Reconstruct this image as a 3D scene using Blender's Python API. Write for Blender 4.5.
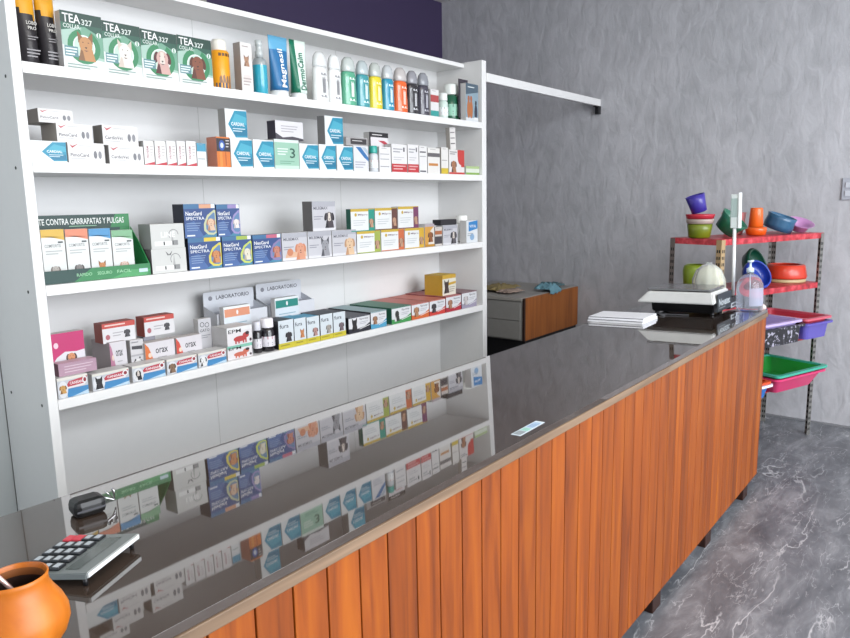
import bpy, bmesh, math, random
from mathutils import Vector, Matrix, noise
random.seed(7)
for o in list(bpy.data.objects): bpy.data.objects.remove(o)
SC = bpy.context.scene
COL = SC.collection
PI = math.pi
# ------------------------------------------------------------------ camera
FPX, YAW, PITCH, ROLL = 708.39, math.radians(51.7224), math.radians(9.482), math.radians(-1.031)
fw = Vector((math.sin(YAW)*math.cos(PITCH), math.cos(YAW)*math.cos(PITCH), -math.sin(PITCH)))
rt0 = Vector((math.cos(YAW), -math.sin(YAW), 0)); up0 = rt0.cross(fw)
rt = rt0*math.cos(ROLL) + up0*math.sin(ROLL); up = -rt0*math.sin(ROLL) + up0*math.cos(ROLL)
cam = bpy.data.cameras.new('camera'); cam.sensor_width = 36; cam.lens = FPX/850*36
cam.clip_start = .05
co = bpy.data.objects.new('camera', cam); COL.objects.link(co)
M = Matrix((rt, up, -fw)).transposed().to_4x4(); M.translation = Vector((-1.0968, -2.5246, 1.6123))
co.matrix_world = M
SC.camera = co
# ------------------------------------------------------------------ light and exposure
w = bpy.data.worlds.new('daylight'); SC.world = w; w.use_nodes = True
w.node_tree.nodes['Background'].inputs[0].default_value = (.80, .90, 1.0, 1)
w.node_tree.nodes['Background'].inputs[1].default_value = 1.2
def area(name, loc, target, sx, sy, power, col):
    l = bpy.data.lights.new(name, 'AREA'); l.shape = 'RECTANGLE'; l.size = sx; l.size_y = sy
    l.energy = power; l.color = col
    o = bpy.data.objects.new(name, l); COL.objects.link(o); o.location = loc
    o.rotation_euler = (Vector(target)-Vector(loc)).to_track_quat('-Z', 'Y').to_euler()
    return o
area('shopfront_daylight', (.9, -5.85, 2.1), (1.2, 0, 1.2), 5.6, 2.3, 215, (.93, .96, 1.0))
area('front_high_fill', (.6, -4.3, 3.35), (.6, -3.2, 0), 3.6, 1.2, 135, (.90, .95, 1.0))  # added fill from high in front, lifts the panel below the bottom shelf
area('left_cool_fill', (-2.95, -1.1, 1.25), (0, -.9, 1.0), 2.0, 2.1, 20, (.70, .85, 1.0))  # added cool fill from the left for panel and side faces, wall has no door
area('ceiling_light_glow', (.3, -2.0, 3.3), (.3, -2.0, 0), 2.4, .8, 20, (1.0, .88, .72))
SC.view_settings.view_transform = 'Standard'; SC.view_settings.look = 'None'
SC.view_settings.gamma = 1; SC.view_settings.use_curve_mapping = False
SC.view_settings.exposure = 0.36
# ------------------------------------------------------------------ materials
def lin(h):
    h = h.lstrip('#'); v = [int(h[i:i+2], 16)/255 for i in (0, 2, 4)]
    return tuple([(c/12.92 if c <= .04045 else ((c+.055)/1.055)**2.4) for c in v]+[1])
MC = {}
def mat(c, rough=.5, metal=0, trans=0, var=.05, coat=0, ior=1.5, key=None, alpha=1, scale=30):
    k = (c, rough, metal, trans, var, coat, ior, alpha)
    if k in MC: return MC[k]
    m = bpy.data.materials.new('mat_'+c+('_t' if trans else '')); m.use_nodes = True
    nt = m.node_tree; b = nt.nodes['Principled BSDF']
    b.inputs['Roughness'].default_value = rough; b.inputs['Metallic'].default_value = metal
    b.inputs['Transmission Weight'].default_value = trans; b.inputs['IOR'].default_value = ior
    b.inputs['Coat Weight'].default_value = coat; b.inputs['Alpha'].default_value = alpha
    rgb = lin(c)
    if var:
        tc = nt.nodes.new('ShaderNodeTexCoord'); n = nt.nodes.new('ShaderNodeTexNoise'); n.inputs['Scale'].default_value = scale
        r = nt.nodes.new('ShaderNodeMix'); r.data_type = 'RGBA'
        r.inputs[6].default_value = tuple([x*(1-var) for x in rgb[:3]]+[1]); r.inputs[7].default_value = tuple([min(1, x*(1+var)) for x in rgb[:3]]+[1])
        nt.links.new(tc.outputs['Object'], n.inputs['Vector']); nt.links.new(n.outputs[0], r.inputs[0]); nt.links.new(r.outputs[2], b.inputs['Base Color'])
    else: b.inputs['Base Color'].default_value = rgb
    MC[k] = m; return m
def nodes_mat(name):
    m = bpy.data.materials.new(name); m.use_nodes = True; nt = m.node_tree
    return m, nt, nt.nodes['Principled BSDF']
def nd(nt, t, **kw):
    n = nt.nodes.new(t)
    for k, v in kw.items():
        if k.startswith('i_'): n.inputs[k[2:].replace('_', ' ')].default_value = v
        else: setattr(n, k, v)
    return n
def ramp(nt, stops):
    r = nt.nodes.new('ShaderNodeValToRGB'); e = r.color_ramp.elements
    while len(e) < len(stops): e.new(.5)
    for i, (p, c) in enumerate(stops): e[i].position = p; e[i].color = c if isinstance(c, tuple) else lin(c)
    return r
def mixc(nt, a, b, f, mode='MIX'):
    m = nt.nodes.new('ShaderNodeMix'); m.data_type = 'RGBA'; m.blend_type = mode
    for s, v in ((6, a), (7, b), (0, f)):
        if hasattr(v, 'links'): nt.links.new(v, m.inputs[s])
        else: m.inputs[s].default_value = v
    return m.outputs[2]
def plaster(name, c1, c2, bump=.35):
    m, nt, b = nodes_mat(name); tc = nd(nt, 'ShaderNodeTexCoord')
    n1 = nd(nt, 'ShaderNodeTexNoise', i_Scale=1.3, i_Detail=4.); n2 = nd(nt, 'ShaderNodeTexNoise', i_Scale=12., i_Detail=5., i_Distortion=.5)
    n3 = nd(nt, 'ShaderNodeTexNoise', i_Scale=40., i_Detail=3.)
    mp = nd(nt, 'ShaderNodeMapping'); mp.inputs['Scale'].default_value = (1, 1, .55)
    nt.links.new(tc.outputs['Object'], mp.inputs[0])
    for n in (n1, n2, n3): nt.links.new(mp.outputs[0], n.inputs['Vector'])
    r = ramp(nt, [(.3, c1), (.7, c2)]); nt.links.new(n1.outputs[0], r.inputs[0])
    bp = nd(nt, 'ShaderNodeBump', i_Strength=bump, i_Distance=.02); ad = nd(nt, 'ShaderNodeMath', operation='MULTIPLY_ADD')
    nt.links.new(n3.outputs[0], ad.inputs[0]); ad.inputs[1].default_value = .25; nt.links.new(n2.outputs[0], ad.inputs[2])
    nt.links.new(ad.outputs[0], bp.inputs['Height']); nt.links.new(bp.outputs[0], b.inputs['Normal'])
    r2 = ramp(nt, [(.35, (.86, .86, .86, 1)), (.6, (1, 1, 1, 1))]); nt.links.new(n2.outputs[0], r2.inputs[0])
    nt.links.new(mixc(nt, r.outputs[0], r2.outputs[0], 1., 'MULTIPLY'), b.inputs['Base Color'])
    b.inputs['Roughness'].default_value = .75
    return m
def floor_mat():
    m, nt, b = nodes_mat('grey_marbled_floor'); tc = nd(nt, 'ShaderNodeTexCoord')
    n1 = nd(nt, 'ShaderNodeTexNoise', i_Scale=3.2, i_Detail=12., i_Roughness=.68, i_Distortion=.5)
    m0 = nd(nt, 'ShaderNodeMapping'); m0.inputs['Rotation'].default_value = (0, 0, .5); m0.inputs['Scale'].default_value = (1, 2.6, 1)
    nt.links.new(tc.outputs['Object'], m0.inputs[0]); nt.links.new(m0.outputs[0], n1.inputs['Vector'])
    r1 = ramp(nt, [(.28, '4A4C51'), (.5, '66686D'), (.72, '8E9094')]); nt.links.new(n1.outputs[0], r1.inputs[0])
    out = r1.outputs[0]
    for sc, lo, dist, amt, off in ((1.3, .010, .7, .7, 0.), (2.3, .008, .5, .5, 7.), (5., .010, .4, .38, 3.), (4., .009, .4, .38, 5.2)):
        mp = nd(nt, 'ShaderNodeMapping'); mp.inputs['Location'].default_value = (off, off*2, 0); mp.inputs['Rotation'].default_value = (0, 0, off); mp.inputs['Scale'].default_value = (1, 3.2, 1)
        nt.links.new(tc.outputs['Object'], mp.inputs[0])
        n = nd(nt, 'ShaderNodeTexNoise', i_Scale=sc, i_Detail=5., i_Distortion=dist); nt.links.new(mp.outputs[0], n.inputs['Vector'])
        s = nd(nt, 'ShaderNodeMath', operation='SUBTRACT'); s.inputs[1].default_value = .5; nt.links.new(n.outputs[0], s.inputs[0])
        a = nd(nt, 'ShaderNodeMath', operation='ABSOLUTE'); nt.links.new(s.outputs[0], a.inputs[0])
        rr = ramp(nt, [(0., (1, 1, 1, 1)), (lo, (0, 0, 0, 1))]); nt.links.new(a.outputs[0], rr.inputs[0])
        g = nd(nt, 'ShaderNodeTexNoise', i_Scale=sc*1.3); nt.links.new(mp.outputs[0], g.inputs['Vector'])
        gr = ramp(nt, [(.48, (0, 0, 0, 1)), (.6, (amt, amt, amt, 1))]); nt.links.new(g.outputs[0], gr.inputs[0])
        out = mixc(nt, out, lin('C9C9CC'), mixc(nt, rr.outputs[0], gr.outputs[0], 1., 'MULTIPLY'))
    nt.links.new(out, b.inputs['Base Color']); b.inputs['Roughness'].default_value = .38
    return m
def wood_mat(name, cols, rough=.35, grain=1., coat=.3, axis='Z'):
    m, nt, b = nodes_mat(name); tc = nd(nt, 'ShaderNodeTexCoord'); ge = nd(nt, 'ShaderNodeNewGeometry')
    mp = nd(nt, 'ShaderNodeMapping'); mp.inputs['Scale'].default_value = {'Z': (14, 14, .9), 'X': (.9, 14, 14)}[axis]
    nt.links.new(tc.outputs['Object'], mp.inputs[0])
    ad = nd(nt, 'ShaderNodeVectorMath', operation='ADD'); mu = nd(nt, 'ShaderNodeMath', operation='MULTIPLY'); mu.inputs[1].default_value = 37.
    nt.links.new(ge.outputs['Random Per Island'], mu.inputs[0]); nt.links.new(mp.outputs[0], ad.inputs[0]); nt.links.new(mu.outputs[0], ad.inputs[1])
    n = nd(nt, 'ShaderNodeTexNoise', i_Scale=2., i_Detail=6., i_Distortion=.8); nt.links.new(ad.outputs[0], n.inputs['Vector'])
    r = ramp(nt, [(.25, cols[0]), (.5, cols[1]), (.8, cols[2])]); nt.links.new(n.outputs[0], r.inputs[0])
    rv = ramp(nt, [(0., (.78, .74, .74, 1)), (.5, (.95, .92, .9, 1)), (1., (1.12, 1.12, 1.05, 1))]); nt.links.new(ge.outputs['Random Per Island'], rv.inputs[0])
    nt.links.new(mixc(nt, r.outputs[0], rv.outputs[0], 1., 'MULTIPLY'), b.inputs['Base Color'])
    b.inputs['Roughness'].default_value = rough; b.inputs['Coat Weight'].default_value = coat; b.inputs['Coat Roughness'].default_value = .2
    return m
WHITE = mat('DEDDDC', .35, var=.015); BLACK = mat('17171A', .4)
CHROME = mat('C8C8CC', .15, 1, var=0)
# ------------------------------------------------------------------ mesh collector
class MB:
    def __init__(s): s.bm = bmesh.new(); s.mats = []
    def mi(s, m):
        if m not in s.mats: s.mats.append(m)
        return s.mats.index(m)
    def box(s, x0, y0, z0, x1, y1, z1, m, bev=0, front=None, top=None, T=None):
        t = bmesh.new(); v = [t.verts.new((x, y, z)) for x in (x0, x1) for y in (y0, y1) for z in (z0, z1)]
        F = {'l': (0, 1, 3, 2), 'r': (4, 6, 7, 5), 'f': (0, 4, 5, 1), 'b': (2, 3, 7, 6), 'd': (0, 2, 6, 4), 't': (1, 5, 7, 3)}
        i0 = s.mi(m); fi = s.mi(front) if front else i0; ti = s.mi(top) if top else i0
        for k, q in F.items():
            f = t.faces.new([v[i] for i in q]); f.material_index = fi if k == 'f' else ti if k == 't' else i0
        if bev: bmesh.ops.bevel(t, geom=t.edges[:], offset=bev, segments=2, affect='EDGES', profile=.5)
        s.merge(t, T)
    def merge(s, t, T=None, smooth=False):
        if T is not None: bmesh.ops.transform(t, matrix=T, verts=t.verts[:])
        bmesh.ops.recalc_face_normals(t, faces=t.faces[:])
        if smooth:
            for f in t.faces: f.smooth = True
        me = bpy.data.meshes.new('tmp'); t.to_mesh(me); t.free(); s.bm.from_mesh(me); bpy.data.meshes.remove(me)
    def lathe(s, prof, m, seg=28, T=None, sx=1, sy=1, mats=None, smooth=True, wob=None):
        t = bmesh.new(); rings = []
        for (r, z) in prof:
            if r < 1e-6: rings.append([t.verts.new((0, 0, z))]); continue
            ring = []
            for k in range(seg):
                a = 2*PI*k/seg; rr = r*(wob(a, z) if wob else 1)
                ring.append(t.verts.new((rr*math.cos(a)*sx, rr*math.sin(a)*sy, z)))
            rings.append(ring)
        for i in range(len(rings)-1):
            a, b = rings[i], rings[i+1]; idx = s.mi(mats[i] if mats else m)
            for k in range(seg):
                k2 = (k+1) % seg
                if len(a) == 1 and len(b) == 1: continue
                vs = [a[0], b[k], b[k2]] if len(a) == 1 else [a[k], a[k2], b[0]] if len(b) == 1 else [a[k], a[k2], b[k2], b[k]]
                f = t.faces.new(vs); f.material_index = idx
        s.merge(t, T, smooth)
    def poly(s, pts, m, T=None):
        t = bmesh.new(); f = t.faces.new([t.verts.new(p) for p in pts]); f.material_index = s.mi(m)
        if T is not None: bmesh.ops.transform(t, matrix=T, verts=t.verts[:])
        me = bpy.data.meshes.new('tmp'); t.to_mesh(me); t.free(); s.bm.from_mesh(me); bpy.data.meshes.remove(me)
    def prism(s, pts, d, m, T=None, bev=0):
        """outline pts in xz, extruded along +y by d"""
        t = bmesh.new(); a = [t.verts.new((p[0], 0, p[1])) for p in pts]; b = [t.verts.new((p[0], d, p[1])) for p in pts]
        t.faces.new(a); t.faces.new(b[::-1]); n = len(pts)
        for i in range(n): t.faces.new((a[i], b[i], b[(i+1) % n], a[(i+1) % n]))
        for f in t.faces: f.material_index = s.mi(m)
        if bev: bmesh.ops.bevel(t, geom=t.edges[:], offset=bev, segments=2, affect='EDGES')
        s.merge(t, T)
    def tube(s, pts, r, m, seg=8, rads=None):
        pts = [Vector(p) for p in pts]; t = bmesh.new(); rings = []
        for i, p in enumerate(pts):
            d = (pts[min(i+1, len(pts)-1)]-pts[max(i-1, 0)]).normalized()
            u = d.cross(Vector((0, 0, 1)) if abs(d.z) < .95 else Vector((1, 0, 0))).normalized(); v = d.cross(u)
            rr = rads[i] if rads else r
            rings.append([t.verts.new(p+u*rr*math.cos(2*PI*k/seg)+v*rr*math.sin(2*PI*k/seg)) for k in range(seg)])
        for a, b in zip(rings, rings[1:]):
            for k in range(seg): t.faces.new((a[k], a[(k+1) % seg], b[(k+1) % seg], b[k]))
        t.faces.new(rings[0]); t.faces.new(rings[-1][::-1])
        for f in t.faces: f.material_index = s.mi(m)
        s.merge(t, None, True)
    def mesh(s, me, m, T):
        n0 = len(s.bm.faces); t = bmesh.new(); t.from_mesh(me); idx = s.mi(m)
        for f in t.faces: f.material_index = idx
        bmesh.ops.transform(t, matrix=T, verts=t.verts[:])
        me2 = bpy.data.meshes.new('tmp'); t.to_mesh(me2); t.free(); s.bm.from_mesh(me2); bpy.data.meshes.remove(me2)
    def build(s, name, parent=None, loc=None, rot=None):
        me = bpy.data.meshes.new(name); s.bm.to_mesh(me); s.bm.free()
        for m in s.mats: me.materials.append(m)
        o = bpy.data.objects.new(name, me); COL.objects.link(o)
        if parent: o.parent = parent
        if loc: o.location = loc
        if rot: o.rotation_euler = rot
        return o
def tag(o, label=None, cat=None, group=None, kind=None):
    if label: o['label'] = label
    if cat: o['category'] = cat
    if group: o['group'] = group
    if kind: o['kind'] = kind
    return o
def empty(name, loc, rz=0, **k):
    o = bpy.data.objects.new(name, None); o.empty_display_size = .05; COL.objects.link(o); o.location = loc; o.rotation_euler = (0, 0, rz)
    return tag(o, **k)
TXT = {}
def text_mesh(s):
    if s not in TXT:
        c = bpy.data.curves.new('t', 'FONT'); c.body = s; c.size = 1; c.offset = .012; c.resolution_u = 2; c.fill_mode = 'FRONT'
        o = bpy.data.objects.new('t', c); COL.objects.link(o)
        me = bpy.data.meshes.new_from_object(o.evaluated_get(bpy.context.evaluated_depsgraph_get()))
        xs = [v.co.x for v in me.vertices]; ys = [v.co.y for v in me.vertices]
        bpy.data.objects.remove(o); bpy.data.curves.remove(c)
        TXT[s] = (me, min(xs), max(xs), min(ys), max(ys))
    return TXT[s]
# ------------------------------------------------------------------ printed fronts: decoration on the plane y = const facing -y
def dim(c, k=.86, s=.10):
    """printed card is a little duller than pure paint"""
    v = [int(c[i:i+2], 16) for i in (0, 2, 4)]; g = sum(v)/3
    return ''.join('%02X' % int(max(0, min(255, (x*(1-s)+g*s)*k+6))) for x in v)
class Deco:
    """draws flat print on the front (facing -y) of a W x H face whose lower left corner is (x0, z0)"""
    def __init__(s, mb, x0, z0, W, H, y=0, flat=None):
        s.mb, s.x0, s.z0, s.W, s.H, s.y, s.k = mb, x0, z0, W, H, y, 0
    def _p(s, pts, c):
        s.k += 1; y = s.y-.00035-.00006*s.k
        s.mb.poly([(s.x0+u*s.W, y, s.z0+v*s.H) for u, v in pts], mat(dim(c), .45, var=.03))
    def R(s, u0, v0, u1, v1, c): s._p([(u0, v0), (u1, v0), (u1, v1), (u0, v1)], c)
    def P(s, pts, c): s._p(pts, c)
    def E(s, cu, cv, ru, rv, c, n=16, rot=0):
        s._p([(cu+ru*math.cos(2*PI*i/n)*math.cos(rot)-rv*math.sin(2*PI*i/n)*math.sin(rot)*s.H/s.W, cv+rv*math.sin(2*PI*i/n)*math.cos(rot)+ru*math.cos(2*PI*i/n)*math.sin(rot)*s.W/s.H) for i in range(n)], c)
    def T(s, u, v, w, h, t, c, rot=0):
        """text fitted into w x h (fractions) with lower left at (u, v); rot 90 reads upwards"""
        me, a, b, lo, hi = text_mesh(t); s.k += 1; y = s.y-.00035-.00006*s.k
        Wd, Hd = w*s.W, h*s.H
        if rot: k = (Hd/(b-a), Wd/(hi-lo))
        else: k = (Wd/(b-a), Hd/(hi-lo))
        T = Matrix.Translation((s.x0+u*s.W+(Wd if rot else 0), y, s.z0+v*s.H)) @ Matrix.Rotation(PI/2, 4, 'X') @ Matrix.Rotation(math.radians(rot), 4, 'Z') @ Matrix.Diagonal((k[0], k[1], 1, 1)) @ Matrix.Translation((-a, -lo, 0))
        s.mb.mesh(me, mat(dim(c), .45, var=0), T)
    def lines(s, u0, u1, v1, n, dv, c, th=.35):
        for i in range(n):
            L = u1-(u1-u0)*(.25 if i == n-1 else .06*((i*7) % 3)); s.R(u0, v1-dv*i-dv*th, L, v1-dv*i, c)
    def dog(s, cu, cv, r, c1, c2, kind='dog'):
        a = s.W/s.H; rv = r*a
        if kind == 'wide':
            for dx, k in ((-.9, .8), (0, 1), (.8, .7)):
                s.E(cu+dx*r, cv-.2*rv, r*.55*k, rv*k, c1 if dx else c2)
                s.E(cu+dx*r, cv+.6*rv*k, r*.3, rv*.3, c2 if dx else c1)
            return
        s.P([(cu-r*.9, cv-1.7*rv), (cu+r*1.0, cv-1.7*rv), (cu+r*.7, cv-.4*rv), (cu-r*.6, cv-.4*rv)], c1)
        if kind == 'cat' or c2 in ('18161A', 'D8C6B8', '4E4E56', '101012'):
            for q in (-1, 1): s.P([(cu+q*r*.85, cv+rv*1.35), (cu+q*r*.15, cv+rv*.6), (cu+q*r*.8, cv+rv*.1)], c2)
        else:
            for q in (-1, 1): s.E(cu+q*r*.78, cv+.05*rv, r*.3, rv*.65, c2, rot=q*.25)
        s.P([(cu-r*.95, cv-1.7*rv), (cu-r*.2, cv-1.7*rv), (cu-r*.45, cv-.3*rv)], c2)
        s.E(cu, cv, r*.74, rv*.82, c1); s.P([(cu-r*.2, cv+.7*rv), (cu+r*.2, cv+.7*rv), (cu+r*.34, cv-.5*rv), (cu, cv-.75*rv), (cu-r*.34, cv-.5*rv)], 'E4D8CC' if c2 in ('5A2326', '3A2A2C', 'E8E8E8', '201C22', '201E24') else c1)
        s.P([(cu-r*.15, cv-.25*rv), (cu+r*.15, cv-.25*rv), (cu, cv-.45*rv)], '2A1C1C'); s.P([(cu-r*.25, cv-.6*rv), (cu+r*.25, cv-.6*rv), (cu, cv-.72*rv)], '5A3838')
        for q in (-1, 1): s.E(cu+q*r*.3, cv+.22*rv, r*.08, rv*.05, '2A1E1C', 8)
def ring(d, cu, cv, r0, r1, c, a0=0, a1=2*PI, n=20):
    a = d.W/d.H
    pts = [(cu+r1*math.cos(a0+(a1-a0)*i/n), cv+r1*a*math.sin(a0+(a1-a0)*i/n)) for i in range(n+1)]+[(cu+r0*math.cos(a0+(a1-a0)*i/n), cv+r0*a*math.sin(a0+(a1-a0)*i/n)) for i in range(n, -1, -1)]
    d.P(pts, c)
def style_front(d, st, a):
    W, H = d.W, d.H
    if st == 'tea':
        d.R(0, 0, 1, 1, 'A9CCBC'); d.P([(0, 0), (1, 0), (1, .2), (.5, .24), (0, .42)], 'E8EDEA'); d.P([(.35, .3), (1, .25), (1, .78), (.5, .78)], '6FA88C'); d.R(0, .80, 1, 1, '1C4236'); d.P([(0, .8), (0, .66), (.5, .76), (.7, .8)], '2E6B54'); d.P([(.5, .8), (1, .8), (1, .62)], '255A48')
        ring(d, .52, .42, .27, .40, '2E8B57', PI*.55, PI*2.35); ring(d, .52, .42, .24, .27, 'E8F4EE')
        d.E(.52, .42, .24, .24*W/H, 'C4E0D0'); d.dog(.56, .46, .22, a['an'][1], a['an'][2], a['an'][0])
        d.R(.04, .22, .36, .40, '5D8F96'); d.lines(.06, .34, .37, 3, .05, 'E8F4F4', .5)
        d.T(.05, .81, .42, .15, 'TEA', 'FFFFFF'); d.T(.50, .80, .26, .10, '327', 'E8F4EE'); d.T(.05, .71, .40, .075, 'COLLAR', 'EAF4EE'); d.lines(.08, .8, .1, 2, .05, '8FA8A0', .4)
        d.E(.9, .66, .06, .06*W/H, 'E8F4EE'); d.R(.885, .62, .915, .70, '2E8B57')
    elif st == 'hexbox':
        d.R(0, 0, 1, 1, 'EEF1F2'); x = .12 if W/H < 1.3 else .3; d.P([(x, .48), (x+.32, .95), (1, .97), (1, .06), (x+.32, .04)], '1B93B8'); d.P([(x+.12, .5), (x+.36, .86), (.98, .75), (.98, .5)], '3FB0CC'); d.P([(x+.3, .1), (.98, .12), (.98, .36), (x+.16, .4)], '1679A0')
        d.T(x+.14, .44, .86-x-.12, .12, 'CARDIAL', 'FFFFFF'); d.lines(x+.2, .9, .36, 2, .08, 'CFE8F0', .4)
    elif st == 'whitemed':
        d.R(0, 0, 1, 1, 'E9E7E5'); d.P([(.05, .9), (.12, .72), (.3, .95), (.13, .82)], 'C9404A'); d.T(.06, .3, .5, .17, a['t'], '50505A'); d.lines(.06, .6, .22, 1, .06, 'A8A8AE'); d.E(.74, .42, .05, .2, '77777E', 10); d.E(.87, .42, .05, .2, '8A8A90', 10); d.lines(.3, .75, .86, 1, .08, 'C2C0C0')
    elif st == 'thin':
        d.R(0, 0, 1, 1, 'EEECEB'); d.P([(0, 0), (1, 0), (1, .14), (0, .03)], 'CC3340'); d.T(.25, .28, .22, .5, 'PRIVERM', 'B06870', 90); d.lines(.6, .9, .8, 4, .12, 'C2B8B8', .3)
    elif st == 'orange':
        d.R(0, 0, 1, 1, 'E8761E'); d.R(0, .52, 1, .95, '2A2630'); d.E(.4, .72, .22, .17, '2856B8'); d.E(.4, .72, .12, .09, 'D8E4F0'); d.R(.2, .0, .4, .5, 'F09030'); d.R(.62, .05, .68, .5, 'B84A14'); d.lines(.7, .95, .9, 3, .1, 'D8D0D0')
    elif st == 'mint':
        d.R(0, 0, 1, 1, '9CCDB4'); d.R(0, 0, 1, .12, 'C8E4D4'); d.T(.62, .38, .22, .34, '3', '2A5A4C'); d.lines(.12, .55, .7, 3, .09, 'E8F6EE', .4); d.lines(.2, .8, .28, 2, .07, '6FA890', .4); d.R(0, .9, 1, 1, 'E4F0EA')
    elif st == 'darkwhite':
        d.R(0, 0, 1, 1, 'E4E2E6'); d.P([(0, 0), (1, 0), (1, .1), (.6, .2), (.25, .12), (0, .35)], '48444E'); d.lines(.2, .8, .75, 3, .14, 'A8A4AC', .3)
    elif st == 'stripe':
        d.R(0, 0, 1, 1, 'E8E8EC'); d.P([(.15, .95), (.5, .95), (1, .55), (1, .4), (.7, .55)], '2E74B8'); d.P([(.55, .95), (.8, .95), (1, .8), (1, .62)], 'B8C8D8'); d.lines(.1, .8, .38, 3, .1, 'A8A8B8', .35)
    elif st == 'greyflat':
        d.R(0, 0, 1, 1, 'ACA8A8'); d.R(.2, .2, .95, .85, '3A3638'); d.lines(.28, .9, .65, 1, .25, 'D8D4D4')
    elif st == 'blackframe':
        d.R(0, 0, 1, 1, 'EDE8EA'); d.R(0, .88, 1, 1, '1E1C20'); d.R(0, .6, .07, 1, '1E1C20'); d.P([(.45, .8), (.75, .72), (1, .5), (1, .72), (.8, .8)], 'D0384A'); d.lines(.15, .85, .95, 1, .06, 'E8E4E4'); d.lines(.12, .5, .62, 4, .09, 'B4ACB0')
    elif st == 'redfoot':
        d.R(0, 0, 1, 1, 'F0EEEE'); d.R(0, .02, 1, .31, 'D22F36'); d.lines(.1, .9, .25, 2, .1, 'F0B8B8', .4); d.lines(.1, .7, .85, 2, .1, '9A9AA2', .35); d.R(.75, .75, .85, .9, '55555C'); d.lines(.12, .8, .55, 2, .08, 'C0C0C4', .3)
    elif st == 'redcorner':
        d.R(0, 0, 1, 1, 'EFEAE8'); d.E(.78, .68, .22, .3, 'D93A34'); d.R(.55, .72, 1, 1, 'D93A34'); d.R(.78, .3, 1, .98, 'D93A34'); d.dog(.3, .4, .17, 'B87850', '5A3830'); d.lines(.05, .5, .92, 2, .08, '7A7478', .4); d.R(0, 0, 1, .08, 'D93A34')
    elif st == 'bands':
        d.R(0, 0, 1, 1, a['bg'])
        for v0, v1, c in a['bands']: d.R(.08 if v1-v0 < .12 else 0, v0, .85 if v1-v0 < .12 else 1, v1, c)
        d.lines(.2, .8, .95, 1, .05, '9A9498')
    elif st == 'animalbox':
        d.R(0, 0, 1, 1, a['bg']); d.dog(.5, .66, .26, 'B88868', '8A6048', 'cat'); d.lines(.15, .85, .93, 1, .04, '907C78'); d.R(.2, .22, .8, .36, 'E8DCD8'); d.lines(.15, .85, .3, 3, .06, 'B8A8A4', .4)
    elif st == 'hangpack':
        d.R(0, 0, 1, 1, '8FA8B8'); d.P([(0, .7), (1, .8), (1, 1), (0, 1)], '4E6474'); d.R(.0, 0, 1, .1, 'E4E8EC')
        for u in (.22, .42): d.E(u, .32, .13, .24, 'C4703C'); d.E(u, .6, .08, .08, 'B86234')
        d.E(.8, .26, .12, .2, '33384A'); d.E(.8, .5, .07, .07, '22242E'); d.R(.66, .05, .95, .12, 'F0F0F0'); d.lines(.15, .85, .92, 1, .07, 'E8F0F4')
    elif st == 'dispcard':
        d.R(0, 0, 1, 1, 'E9ECE9'); d.R(0, .85, 1, 1, a['c']); d.P([(0, .85), (1, .85), (1, .79), (.55, .84), (0, .88)], a['c']); d.T(.12, .66, .7, .06, 'COMFORTIS', '7A7E80'); d.lines(.14, .86, .6, 2, .05, 'B4B8B8', .4); d.dog(.5, .24, .2, a['an'][1], a['an'][2], a['an'][0]); d.R(.7, .74, .92, .77, '40484A')
    elif st == 'linedraw':
        d.R(0, 0, 1, 1, 'D6D5D2'); ring(d, .68, .55, .13, .15, '8C8C8C', 0, PI*1.2); d.P([(.6, .3), (.64, .8), (.67, .3)], 'B0B0AE'); d.R(.1, .12, .62, .3, 'F2F2F0'); d.R(.36, .14, .4, .28, '303030'); d.R(.62, .12, .8, .32, '8C8C8C'); d.R(.64, .15, .66, .3, '303030')
        if a.get('t'): d.T(.3, .45, .42, .22, a['t'], 'FAFAFA')
        else: d.P([(.4, .9), (.5, .75), (.6, .9), (.55, .72), (.45, .72)], '707070')
    elif st == 'nex':
        d.R(0, 0, 1, 1, '2F4C8C'); d.P([(0, 0), (.6, 0), (.3, .5), (0, .4)], '4468A8'); d.P([(.5, 0), (1, 0), (1, .3)], '3F86A8'); d.R(0, .86, 1, 1, '3C70A0'); d.R(.48, .87, .86, .99, a['c']); d.R(.86, .87, .98, .99, 'F4F4F4')
        d.P([(.95, .82), (.72, .66), (.60, .4), (.60, .2), (.72, .08), (.9, .06), (1, .12), (1, .8)], a['d']); d.P([(.93, .74), (.76, .6), (.67, .4), (.67, .24), (.76, .14), (.9, .12), (.97, .16), (.97, .72)], '5A84B0')
        d.dog(.83, .44, .13, a['an'][1], a['an'][2], a['an'][0]); d.T(.05, .66, .5, .12, 'NexGard', 'FFFFFF'); d.T(.05, .53, .58, .09, 'SPECTRA', 'F0F4FA'); d.lines(.06, .5, .44, 4, .07, '8CA4CC', .3); d.R(.05, .05, .3, .09, 'F0F4FA')
    elif st == 'palepet':
        d.R(0, 0, 1, 1, 'CDCCD2'); d.R(0, .82, 1, 1, 'B4B4BE'); d.T(.06, .72, .6, .1, 'MILBEMAX', '5A5A66'); d.lines(.06, .45, .5, 2, .08, '8C8C98', .35); d.R(0, 0, 1, .1, 'E0DEE2')
        if a['an'][0] == 'wide': d.P([(.1, .1), (.95, .1), (.95, .5), (.7, .45), (.5, .3), (.2, .35)], 'E8B490'); d.dog(.72, .42, .2, a['an'][1], a['an'][2]); d.E(.3, .3, .12, .14, 'D8845C')
        else: d.dog(.72, .46, .2, a['an'][1], a['an'][2], a['an'][0])
    elif st == 'yellowtop':
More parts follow.
